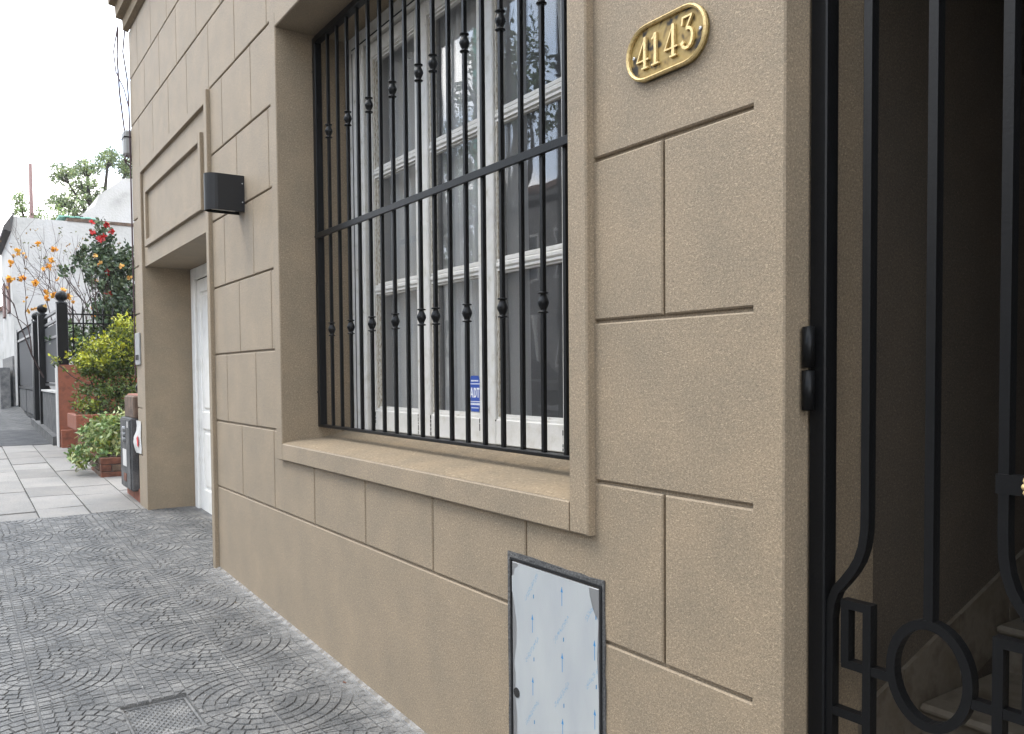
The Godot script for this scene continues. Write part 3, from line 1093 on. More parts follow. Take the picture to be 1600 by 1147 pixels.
# ------------------------------------------------------------------ things on the house
func build_house_fittings():
	# lamp
	var lx := -5.03
	var l := thing("wall_lamp", "black half-round wall lamp left of the window", "lamp", Vector3(lx, 2.367, 0.0))
	var out := PackedVector2Array()
	var hw := 0.06
	out.append(Vector2(hw, 0.0))
	out.append(Vector2(hw, -0.155))
	for k in range(1, 12):
		var a := PI * k / 12.0
		out.append(Vector2(cos(a) * hw, -0.155 - sin(a) * 0.062))
	out.append(Vector2(-hw, -0.155))
	out.append(Vector2(-hw, 0.0))
	var st := mb()
	prism_ring(st, out, 0.0, 0.212, 0.005)
	put("lamp_body", st, M.dark_metal, l)
	st = mb()
	var inner := Geometry2D.offset_polygon(out, -0.008)[0]
	flat_poly(st, flip(inner), 0.203, 0.199, 0.0, rng)
	put("top_cover", st, M.dark_metal, l)
	st = mb()
	flat_poly(st, flip(inner), 0.022, 0.018, 0.0, rng)
	put("bottom_cover", st, M.steel, l)
	st = mb()
	box(st, Vector3(-0.028, 0.012, 0.035), Vector3(0.028, 0.0175, 0.17))
	put("lens", st, M.paper, l)
	for y in [0.055, 0.165]:
		st = mb()
		lathe(st, Vector3.ZERO, [[0.004, 0.0], [0.004, 0.002], [0.0001, 0.003]], 8)
		var sc := put("screw", st, M.steel, l)
		sc.transform = Transform3D(Basis(Vector3.BACK, -PI / 2), Vector3(hw, y, 0.012))
	# house number
	var p := thing("house_number_plate", "oval brass plate with the raised number 4143", "number plate", Vector3(-1.472, 2.196, 0.001))
	st = mb()
	var ov := stadium(0.136, 0.07, 12)
	prism(st, ov, 0.0, 0.006)
	put("plate_back", st, M.tarnished_brass, p)
	st = mb()
	ring_prism(st, ov, stadium(0.1275, 0.0615, 12), 0.0, 0.017)
	put("plate_rim", st, M.brass, p)
	var glyph := {
		"4": [[0.035, [[0.40, 0.98], [0.02, 0.275]]], [0.04, [[0.0, 0.28], [0.60, 0.28]]], [0.095, [[0.405, 1.0], [0.405, 0.02]]], [0.045, [[0.26, 0.022], [0.55, 0.022]]]],
		"1": [[0.095, [[0.25, 1.0], [0.25, 0.02]]], [0.055, [[0.25, 0.965], [0.17, 0.87], [0.09, 0.83]]], [0.045, [[0.08, 0.022], [0.42, 0.022]]]],
		"3": [[0.05, [[0.05, 0.74], [0.09, 0.97], [0.50, 0.97]]], [0.045, [[0.50, 0.985], [0.24, 0.60]]], [0.075, [[0.24, 0.605], [0.36, 0.60], [0.45, 0.55], [0.50, 0.46], [0.515, 0.35], [0.49, 0.22], [0.43, 0.11], [0.33, 0.04], [0.22, 0.03], [0.12, 0.08], [0.07, 0.17]]], [0.12, [[0.05, 0.25], [0.11, 0.16]]]],
	}
	for k in 4:
		st = mb()
		var lift := 0.0
		for stroke in glyph["4143"[k]]:
			var path := []
			for q in stroke[1]:
				path.append(Vector2((q[0] - 0.28) * 0.074, (q[1] - 0.5) * 0.078))
			flatbar(st, path, stroke[0] * 0.092, 0.0055, 0.0122 + lift)
			lift += 0.0004
		var o := put("digit", st, M.brass, p)
		o.position = Vector3([-0.078, -0.03, 0.02, 0.075][k], [0.0, 0.0, 0.0, 0.004][k], 0.0)
	for x in [-0.113, 0.113]:
		st = mb()
		lathe(st, Vector3.ZERO, [[0.0045, 0.0], [0.0045, 0.002], [0.002, 0.0028], [0.0001, 0.0015]], 8)
		var sc := put("screw", st, M.steel, p)
		sc.transform = Transform3D(Basis(Vector3.RIGHT, PI / 2), Vector3(x, 0.0, 0.006))
	# meter cabinet
	var c := thing("meter_cabinet", "metal meter cabinet with pale blue protective film, low in the wall", "meter cabinet", Vector3(-1.95, 0.0, 0.0))
	st = mb()
	var edge := PackedVector2Array()
	for q in [[-0.239, 0.823], [0.236, 0.820], [0.239, 0.10], [-0.239, 0.10]]:
		edge.append(Vector2(q[0], q[1]))
	var rough := PackedVector2Array()
	for i in 4:
		for k in 14:
			var v := edge[i].lerp(edge[(i + 1) % 4], k / 14.0)
			rough.append(v + Vector2(rng.randf_range(-0.002, 0.002), rng.randf_range(-0.002, 0.002)))
	ring_prism_any(st, rough, Rect2(-0.219, 0.115, 0.444, 0.689), 0.0005, 0.005)
	put("mortar_edge", st, M.dark_cement, c)
	st = mb()
	for b in [[-0.2215, -0.214, 0.11, 0.806], [0.219, 0.2265, 0.11, 0.806], [-0.214, 0.219, 0.7985, 0.806], [-0.214, 0.219, 0.11, 0.116]]:
		box(st, Vector3(b[0], b[2], -0.006), Vector3(b[1], b[3], 0.009))
	put("steel_frame", st, M.dark_metal, c)
	st = mb()
	cbox(st, Vector3(-0.211, 0.119, 0.0004), Vector3(0.216, 0.7945, 0.0075), 0.002)
	put("cabinet_door", st, M.steel, c)
	# the film, peeled at the corners and along the left edge
	var film := PackedVector2Array([Vector2(-0.186, 0.125), Vector2(-0.186, 0.30), Vector2(-0.195, 0.36), Vector2(-0.192, 0.43), Vector2(-0.200, 0.47), Vector2(-0.187, 0.53), Vector2(-0.185, 0.60), Vector2(-0.198, 0.66), Vector2(-0.210, 0.70), Vector2(-0.2105, 0.748), Vector2(-0.199, 0.752), Vector2(-0.193, 0.775), Vector2(-0.179, 0.782), Vector2(-0.170, 0.794), Vector2(0.176, 0.794), Vector2(0.179, 0.770), Vector2(0.186, 0.752), Vector2(0.190, 0.738), Vector2(0.206, 0.716), Vector2(0.2155, 0.708), Vector2(0.210, 0.60), Vector2(0.2155, 0.50), Vector2(0.2155, 0.125)])
	st = mb()
	film_poly(st, film, 0.0078, 0.0084)
	var fm := StandardMaterial3D.new()
	fm.resource_name = "film"
	fm.albedo_texture = ImageTexture.create_from_image(film_picture())
	fm.roughness = 0.35
	fm.metallic_specular = 0.3
	put("protective_film", st, fm, c)
	st = mb()
	lathe(st, Vector3.ZERO, [[0.016, 0.0], [0.016, 0.003], [0.0135, 0.0036], [0.0001, 0.0032]], 14)
	var kh := put("keyhole", st, M.gap, c)
	kh.transform = Transform3D(Basis(Vector3.RIGHT, PI / 2), Vector3(-0.187, 0.376, 0.0075))
	# grey box and cables at the house corner
	var j := thing("junction_box", "small grey weathered box hung on the far corner of the house", "junction box", Vector3(-8.60, 3.49, 0.0))
	st = mb()
	cbox(st, Vector3(-0.075, 0.0, -0.09), Vector3(0.07, 0.235, 0.06), 0.018)
	put("box_body", st, M.grey_plastic, j)
	st = mb()
	cbox(st, Vector3(-0.08, 0.16, -0.095), Vector3(0.075, 0.172, 0.065), 0.003)
	put("strap", st, M.dark_metal, j)
	st = mb()
	var cab := []
	for q in [[-8.535, 4.66, 0.03], [-8.55, 4.45, 0.05], [-8.54, 4.2, 0.02], [-8.535, 3.98, 0.012], [-8.53, 3.7, 0.010], [-8.53, 2.6, 0.010], [-8.528, 1.4, 0.012]]:
		cab.append(Vector3(q[0], q[1], q[2]))
	tube(st, cab, [0.007], 5)
	tag(put("corner_cable", st, M.cable), "dark cable clipped down the far edge of the beige house", "cable")
	st = mb()
	tube(st, [Vector3(-8.62, 3.72, 0.04), Vector3(-8.66, 4.1, 0.07), Vector3(-8.68, 4.45, 0.08), Vector3(-8.66, 4.72, 0.07)], [0.008], 5)
	tag(put("hanging_cable", st, M.cable), "straight dark cable running up from the grey box to the cornice", "cable")
	st = mb()
	tube(st, [Vector3(-8.66, 4.70, 0.075), Vector3(-8.74, 4.5, 0.10), Vector3(-8.70, 4.3, 0.09), Vector3(-8.60, 4.12, 0.04), Vector3(-8.545, 3.95, 0.015)], [0.006], 5)
	tag(put("hanging_cable", st, M.cable), "loose looped cable between the cornice and the house corner", "cable")
	st = mb()
	for k in 5:
		var b := Vector3(-8.60 + rng.randf_range(-0.04, 0.05), 3.50, rng.randf_range(-0.04, 0.05))
		tube(st, [b, b + Vector3(rng.randf_range(-0.05, 0.05), -0.06, rng.randf_range(-0.03, 0.04)), b + Vector3(rng.randf_range(-0.09, 0.06), -0.10, rng.randf_range(-0.05, 0.06))], [0.006], 4)
	put("cable_ends", st, M.cable, j).position = -j.position
	# bits fixed to the pier beyond the door
	st = mb()
	cbox(st, Vector3(-8.50, 1.50, 0.001), Vector3(-8.29, 1.80, 0.016), 0.004)
	var pl := thing("bell_plate", "grey plastic plate high on the pier beyond the door", "plate", Vector3.ZERO)
	put("plate_back", st, M.grey_plastic, pl)
	st = mb()
	for q in [[-8.45, 1.545], [-8.37, 1.545]]:
		st = mb()
		cbox(st, Vector3(q[0], q[1], 0.016), Vector3(q[0] + 0.035, q[1] + 0.05, 0.022), 0.003)
		put("button", st, M.gap, pl)
	st = mb(true)
	var pts := []
	for jj in 7:
		var line := []
		for ii in 6:
			var u := ii / 5.0
			var v := jj / 6.0
			var curl := pow(1.0 - u, 2.0) * 0.035 * (0.3 + sin(v * 5.0) * 0.7) + 0.004
			line.append(Vector3(-8.56 + u * 0.20 + sin(v * 9.0) * 0.015, 0.66 + v * 0.31, absf(curl) + 0.003))
		pts.append(line)
	for jj in 6:
		for ii in 5:
			quad(st, pts[jj][ii], pts[jj][ii + 1], pts[jj + 1][ii + 1], pts[jj + 1][ii])
	var pa := thing("torn_poster", "torn white and red paper peeling off the pier beyond the door", "poster", Vector3.ZERO)
	put("paper_sheet", st, M.paper, pa)
	st = mb()
	prism(st, PackedVector2Array([Vector2(-8.50, 0.74), Vector2(-8.44, 0.72), Vector2(-8.42, 0.78), Vector2(-8.46, 0.83), Vector2(-8.51, 0.80)]), 0.02, 0.022)
	put("printed_patch", st, M.red_print, pa)
	# inspection cover in the pavement
	var x := HOLE.position.x
	var z := HOLE.position.y
	var cv := thing("inspection_cover", "small sunken iron cover with a diamond tread in the pavement", "cover", Vector3(x, gy(x + 0.19), z))
	var ww := HOLE.size.x
	var hh := HOLE.size.y
	st = mb()
	for b in [[0.0, 0.012, 0.0, hh], [ww - 0.022, ww, 0.0, hh], [0.012, ww - 0.022, hh - 0.012, hh], [0.012, ww - 0.022, 0.0, 0.012]]:
		var top := 0.003 if b[2] > 0.1 or b[0] > 0.1 else -0.004
		cbox(st, Vector3(b[0] + 0.001, -0.03, b[2] + 0.001), Vector3(b[1] - 0.001, top - 0.002, b[3] - 0.001), 0.002)
	put("cover_frame", st, M.cement, cv)
	st = mb()
	box(st, Vector3(0.013, -0.03, 0.013), Vector3(ww - 0.023, -0.014, hh - 0.013))
	put("cover_plate", st, M.cement, cv)
	st = mb()
	for i in range(-9, 18):
		for d in [1, -1]:
			var x0 := i * 0.04
			var a := Vector2(x0, 0.016)
			var b := Vector2(x0 + d * 0.36, hh - 0.016)
			var lo := 0.016
			var hi := ww - 0.026
			var ta := 0.0
			var tb := 1.0
			if d > 0:
				ta = maxf(0.0, (lo - a.x) / 0.36)
				tb = minf(1.0, (hi - a.x) / 0.36)
			else:
				ta = maxf(0.0, (a.x - hi) / 0.36)
				tb = minf(1.0, (a.x - lo) / 0.36)
			if tb - ta < 0.05:
				continue
			var p0 := a.lerp(b, ta)
			var p1 := a.lerp(b, tb)
			tube(st, [Vector3(p0.x, -0.0135, p0.y), Vector3(p1.x, -0.0135, p1.y)], [0.0055], 4)
	put("tread", st, M.cement, cv)

func flip(p: PackedVector2Array) -> PackedVector2Array:
	var q := PackedVector2Array()
	for v in p:
		q.append(Vector2(v.x, -v.y))
	return q

# upright hollow wall with the plan outline (x, -z)
func prism_ring(st: SurfaceTool, plan: PackedVector2Array, y0: float, y1: float, wall: float):
	var o := flip(plan)
	var n := o.size()
	var c := Vector2(0, 0.1)
	for i in n - 1:
		var a := o[i]
		var b := o[i + 1]
		var ai := a + (c - a).normalized() * wall
		var bi := b + (c - b).normalized() * wall
		if i == 0:
			ai = Vector2(a.x - wall, a.y)
		if i == n - 2:
			bi = Vector2(b.x + wall, b.y)
		var V := func(p: Vector2, y: float) -> Vector3: return Vector3(p.x, y, p.y)
		quad(st, V.call(b, y0), V.call(a, y0), V.call(a, y1), V.call(b, y1))
		quad(st, V.call(ai, y0), V.call(bi, y0), V.call(bi, y1), V.call(ai, y1))
		quad(st, V.call(a, y1), V.call(ai, y1), V.call(bi, y1), V.call(b, y1))
		quad(st, V.call(ai, y0), V.call(a, y0), V.call(b, y0), V.call(bi, y0))

func stadium(w: float, h: float, seg: int) -> PackedVector2Array:
	var p := PackedVector2Array()
	for k in seg + 1:
		var a := -PI / 2 + PI * k / seg
		p.append(Vector2(w - h + cos(a) * h, sin(a) * h))
	for k in seg + 1:
		var a := PI / 2 + PI * k / seg
		p.append(Vector2(-(w - h) + cos(a) * h, sin(a) * h))
	return p

func ring_prism(st: SurfaceTool, o: PackedVector2Array, i: PackedVector2Array, z0: float, z1: float):
	var n := o.size()
	var m := PackedVector2Array()
	for k in n:
		m.append(o[k].lerp(i[k], 0.5))
	for k in n:
		var j := (k + 1) % n
		var V := func(p: Vector2, z: float) -> Vector3: return Vector3(p.x, p.y, z)
		quad(st, V.call(o[k], z0), V.call(o[j], z0), V.call(o[j], z1 - 0.004), V.call(o[k], z1 - 0.004))
		quad(st, V.call(o[k], z1 - 0.004), V.call(o[j], z1 - 0.004), V.call(m[j], z1), V.call(m[k], z1))
		quad(st, V.call(m[k], z1), V.call(m[j], z1), V.call(i[j], z1 - 0.004), V.call(i[k], z1 - 0.004))
		quad(st, V.call(i[k], z1 - 0.004), V.call(i[j], z1 - 0.004), V.call(i[j], z0), V.call(i[k], z0))

func ring_prism_any(st: SurfaceTool, o: PackedVector2Array, hole: Rect2, z0: float, z1: float):
	# four strips round the hole, cut from the rough outline
	var big := 5.0
	for r in [Rect2(-big, hole.end.y, 2 * big, big), Rect2(-big, hole.position.y - big, 2 * big, big), Rect2(-big, hole.position.y, big + hole.position.x, hole.size.y), Rect2(hole.end.x, hole.position.y, big, hole.size.y)]:
		var rp := PackedVector2Array([r.position, r.position + Vector2(r.size.x, 0), r.end, r.position + Vector2(0, r.size.y)])
		for p in Geometry2D.intersect_polygons(o, rp):
			prism(st, p, z0, z1)

func film_poly(st: SurfaceTool, p: PackedVector2Array, z0: float, z1: float):
	if Geometry2D.is_polygon_clockwise(p):
		p.reverse()
	var ix := Geometry2D.triangulate_polygon(p)
	for k in range(0, ix.size(), 3):
		var v := [p[ix[k]], p[ix[k + 1]], p[ix[k + 2]]]
		if (v[1] - v[0]).cross(v[2] - v[0]) < 0:
			v = [v[0], v[2], v[1]]
		for q in [v[0], v[2], v[1]]:
			st.set_uv(Vector2((q.x + 0.22) / 0.44, 1.0 - (q.y - 0.10) / 0.70))
			st.add_vertex(Vector3(q.x, q.y, z1))

func film_picture() -> Image:
	var w := 512
	var h := 814
	var im := Image.create(w, h, false, Image.FORMAT_RGB8)
	var n := FastNoiseLite.new()
	n.seed = 5
	n.frequency = 0.006
	for y in h:
		for x in w:
			var v := n.get_noise_2d(x, y * 0.35) * 0.03
			im.set_pixel(x, y, Color(0.615 + v * 1.1, 0.625 + v, 0.625 + v * 0.7))
	var px := func(x: float, y: float) -> Vector2i: return Vector2i(int((x + 1.95 + 0.22) / 0.44 * w), int((1.0 - (y - 0.10) / 0.70) * h))
	var ink := Color(0.12, 0.42, 0.64)
	var r := RandomNumberGenerator.new()
	r.seed = 9
	for col in [[-2.049, 0.73, 0.647], [-1.90, 0.635, 0.765], [-1.752, 0.737, 0.646]]:
		for k in 5:
			var y: float = col[2] - 0.1965 * k
			var a: Vector2i = px.call(col[0], y)
			var L := int(0.056 / 0.70 * h)
			for q in L:
				var hw := 1
				if q < 18:
					hw = maxi(1, q / 3)
				for e in range(-hw, hw + 1):
					dot(im, a.x + e, a.y + q, ink, 0.9)
			y = col[1] - 0.1965 * k
			var b: Vector2i = px.call(col[0], y)
			# a blurred slanting word, too soft to read
			for q in 13:
				var bx := b.x - 42 + q * 6
				var by := b.y + 46 - q * 8
				for s in 10:
					var ox := r.randi_range(-6, 6)
					var oy := r.randi_range(-8, 8)
					for e in r.randi_range(2, 6):
						dot(im, bx + ox + e / 2, by + oy - e, ink.lightened(0.05), 0.42)
			for e in 5:
				for s in 14:
					dot(im, b.x + 6 + e, b.y + 22 + s - e / 2, ink.darkened(0.15), 0.8)
	return im

func dot(im: Image, x: int, y: int, c: Color, a: float):
	if x >= 0 and y >= 0 and x < im.get_width() and y < im.get_height():
		im.set_pixel(x, y, im.get_pixel(x, y).lerp(c, a))

# ------------------------------------------------------------------ gate, passage, stairs
func build_gate_and_stairs():
	var h: Node3D = get_node("town_house")
	var st := mb()
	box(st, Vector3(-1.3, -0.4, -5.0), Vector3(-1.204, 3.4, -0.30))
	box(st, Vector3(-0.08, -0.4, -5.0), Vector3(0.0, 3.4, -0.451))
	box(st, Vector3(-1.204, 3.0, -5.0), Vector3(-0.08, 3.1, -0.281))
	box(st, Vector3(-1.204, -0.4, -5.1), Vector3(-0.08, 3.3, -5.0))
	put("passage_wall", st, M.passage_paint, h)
	st = mb()
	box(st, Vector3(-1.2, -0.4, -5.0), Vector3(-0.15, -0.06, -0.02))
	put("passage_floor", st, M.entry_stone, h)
	# stairs that climb into the house
	var s := thing("entry_stairs", "dim stone stairs climbing behind the black gate", "stairs")
	var steps := [[0.09, -0.16], [0.226, -0.22], [0.363, -0.28], [0.50, -0.65], [0.636, -1.065], [0.772, -1.48], [0.91, -1.9], [1.045, -2.3]]
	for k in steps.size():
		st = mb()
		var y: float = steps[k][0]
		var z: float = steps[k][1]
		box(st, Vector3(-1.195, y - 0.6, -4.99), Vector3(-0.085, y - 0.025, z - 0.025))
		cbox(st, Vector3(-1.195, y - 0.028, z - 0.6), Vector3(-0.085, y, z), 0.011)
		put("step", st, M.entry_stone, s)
	# sloping skirting of cut stone along the left wall
	var z0 := -0.30
	while z0 > -2.4:
		var z1 := z0 - 0.285
		st = mb()
		var yt := func(z: float) -> float: return 0.538 - 0.347 * (z + 0.398) + 0.0
		var a := [Vector3(-1.206, yt.call(z0) - 0.22, z0 - 0.002), Vector3(-1.206, yt.call(z1) - 0.22, z1 + 0.002), Vector3(-1.206, yt.call(z1), z1 + 0.002), Vector3(-1.206, yt.call(z0), z0 - 0.002)]
		var b := []
		for v in a:
			b.append(v + Vector3(0.014, 0, 0))
		quad(st, b[0], b[1], b[2], b[3])
		for i in 4:
			quad(st, a[i], a[(i + 1) % 4], b[(i + 1) % 4], b[i])
		put("skirting_stone", st, M.entry_stone, s)
		z0 = z1
	# gate
	var g := thing("iron_gate", "tall black iron gate with rings and square scrolls at the entrance", "gate")
	var za := -0.112
	var zb := -0.088
	st = mb()
	cbox(st, Vector3(-1.124, -0.02, -0.125), Vector3(-1.084, 2.72, -0.080), 0.003)
	put("gate_post", st, M.black_iron, g)
	st = mb()
	cbox(st, Vector3(-0.195, -0.02, -0.125), Vector3(-0.155, 2.72, -0.080), 0.003)
	put("gate_post", st, M.black_iron, g)
	st = mb()
	cbox(st, Vector3(-1.084, 2.66, -0.12), Vector3(-0.195, 2.70, -0.082), 0.003)
	put("top_rail", st, M.black_iron, g)
	st = mb()
	cbox(st, Vector3(-1.084, 0.02, -0.12), Vector3(-0.195, 0.06, -0.082), 0.003)
	put("bottom_rail", st, M.black_iron, g)
	var w := 0.0185
	for m in 2:
		var cx := -0.858 + 0.43 * m
		for sgn in [-1, 1]:
			st = mb()
			var p := [Vector2(cx + sgn * 0.136, 2.66)]
			for q in [[0.136, 1.10], [0.137, 1.06], [0.142, 1.025], [0.152, 0.995], [0.165, 0.972], [0.185, 0.945], [0.204, 0.922], [0.214, 0.895], [0.219, 0.86], [0.219, 0.665], [0.219, 0.44]]:
				p.append(Vector2(cx + sgn * q[0], q[1]))
			flatbar(st, p, w, za, zb)
			put("bar", st, M.black_iron, g)
			# square scroll beside the ring
			st = mb()
			flatbar(st, [Vector2(cx + sgn * 0.181, 0.768), Vector2(cx + sgn * 0.181, 0.897), Vector2(cx + sgn * 0.130, 0.897), Vector2(cx + sgn * 0.130, 0.30)], w, za, zb)
			flatbar(st, [Vector2(cx + sgn * 0.1895, 0.768), Vector2(cx + sgn * 0.083, 0.768)], w, za + 0.001, zb - 0.001)
			flatbar(st, [Vector2(cx + sgn * 0.219, 0.658), Vector2(cx + sgn * 0.130, 0.658)], w, za + 0.001, zb - 0.001)
			put("square_scroll", st, M.black_iron, g)
		st = mb()
		flatbar(st, [Vector2(cx, 2.66), Vector2(cx, 0.905)], w, za, zb)
		put("bar", st, M.black_iron, g)
		st = mb()
		var ring := []
		for k in 40:
			var a := TAU * k / 40
			ring.append(Vector2(cx + cos(a) * 0.077, 0.795 + sin(a) * 0.101))
		flatbar(st, ring, w, za, zb, true)
		put("ring", st, M.black_iron, g)
	# hinge, bolts and brass rosette
	st = mb(true)
	for q in [[1.308, 1.397], [1.402, 1.492]]:
		lathe(st, Vector3(-1.113, 0, -0.062), [[0.001, q[0]], [0.0135, q[0] + 0.001], [0.0135, q[1] - 0.002], [0.001, q[1]]], 12)
	put("hinge", st, M.black_iron, g)
	st = mb()
	for y in [0.868, 0.735, 0.655]:
		lathe(st, Vector3(-1.0845 + 0.0, y, -0.10), [[0.001, -0.006], [0.006, -0.004], [0.006, 0.004], [0.001, 0.006]], 8)
	put("bolt", st, M.steel, g)
	st = mb(true)
	for k in 12:
		var a := TAU * k / 12
		tube(st, [Vector3(cos(a) * 0.008, sin(a) * 0.008, 0.012), Vector3(cos(a) * 0.022, sin(a) * 0.022, 0.009), Vector3(cos(a) * 0.028, sin(a) * 0.028, 0.0)], [0.004, 0.0062, 0.003], 6)
	var ro := put("brass_rosette", st, M.brass, g)
	ro.position = Vector3(-0.660, 1.188, -0.086)
	st = mb()
	box(st, Vector3(-0.735, 1.17, -0.108), Vector3(-0.65, 1.206, -0.0865))
	put("rosette_bar", st, M.black_iron, g)

# ------------------------------------------------------------------ plants
func leafquad(st: SurfaceTool, p: Vector3, d: Vector3, size: float, wide: float, col: Color):
	var side := d.cross(Vector3(rng.randf_range(-1, 1), rng.randf_range(-0.3, 1), rng.randf_range(-1, 1))).normalized()
	var nrm := side.cross(d).normalized()
	var a := p
	var b := p + d * size * 0.5 + side * wide * size * 0.5 + nrm * size * 0.06
	var c := p + d * size
	var e := p + d * size * 0.5 - side * wide * size * 0.5 + nrm * size * 0.06
	for v in [a, b, c, a, c, e]:
		st.set_color(col)
		st.add_vertex(v)

func rdir(up := 0.0) -> Vector3:
	var v := Vector3(rng.randfn(), rng.randfn(), rng.randfn()).normalized()
	v.y += up
	return v.normalized()

func leaf_colour(base: Color, spread: float) -> Color:
	var k := 1.0 + rng.randf_range(-spread, spread)
	return Color(base.r * k * rng.randf_range(0.88, 1.12), base.g * k, base.b * k * rng.randf_range(0.8, 1.2), 1.0)

# leaves gathered into sprays that fill an ellipsoid unevenly
func foliage(st: SurfaceTool, c: Vector3, rad: Vector3, sprays: int, per: int, spray: float, size: float, wide: float, cols: Array, spread := 0.3, top: Color = Color(0, 0, 0, 0)):
	for s in sprays:
		var q := rdir() * pow(rng.randf(), 0.42)
		var p := c + q * rad
		var base: Color = cols[rng.randi() % cols.size()]
		for k in per:
			var d := rdir(0.25)
			var v := p + rdir() * spray * rng.randf()
			var col := base
			if top.a > 0.0:
				# new growth at the tips of the shoots has its own colour
				var t := clampf((v.y - c.y) / rad.y * 0.75 + q.length() - 0.45 + rng.randf_range(-0.3, 0.3), 0.0, 1.0)
				col = base.lerp(top, t)
			leafquad(st, v, d, size * rng.randf_range(0.65, 1.25), wide, leaf_colour(col, spread))

func branchy(st: SurfaceTool, ends: Array, p: Vector3, d: Vector3, length: float, r: float, depth: int, spread: float, up: float):
	var q := p
	var pts := [p]
	var dd := d
	for k in 3:
		dd = (dd + rdir() * 0.16 + Vector3(0, up * 0.06, 0)).normalized()
		q += dd * length / 3.0
		pts.append(q)
	tube(st, pts, [r, r * 0.86, r * 0.74, r * 0.6], 5 if r > 0.01 else 4)
	if depth == 0:
		ends.append([q, dd])
		return
	for k in (2 if rng.randf() < 0.6 else 3):
		var nd := (dd + rdir() * spread + Vector3(0, up * 0.2, 0)).normalized()
		branchy(st, ends, pts[2 if k == 2 else 3], nd, length * rng.randf_range(0.62, 0.85), r * 0.6, depth - 1, spread, up)

func flower(parent: Node3D, p: Vector3, size: float, col: Color, petals := 7):
	var st := mb()
	for k in petals:
		var d := rdir(0.15)
		leafquad(st, p - d * size * 0.1, d, size, 0.8, leaf_colour(col, 0.2))
	put("flower", st, M.petal, parent)

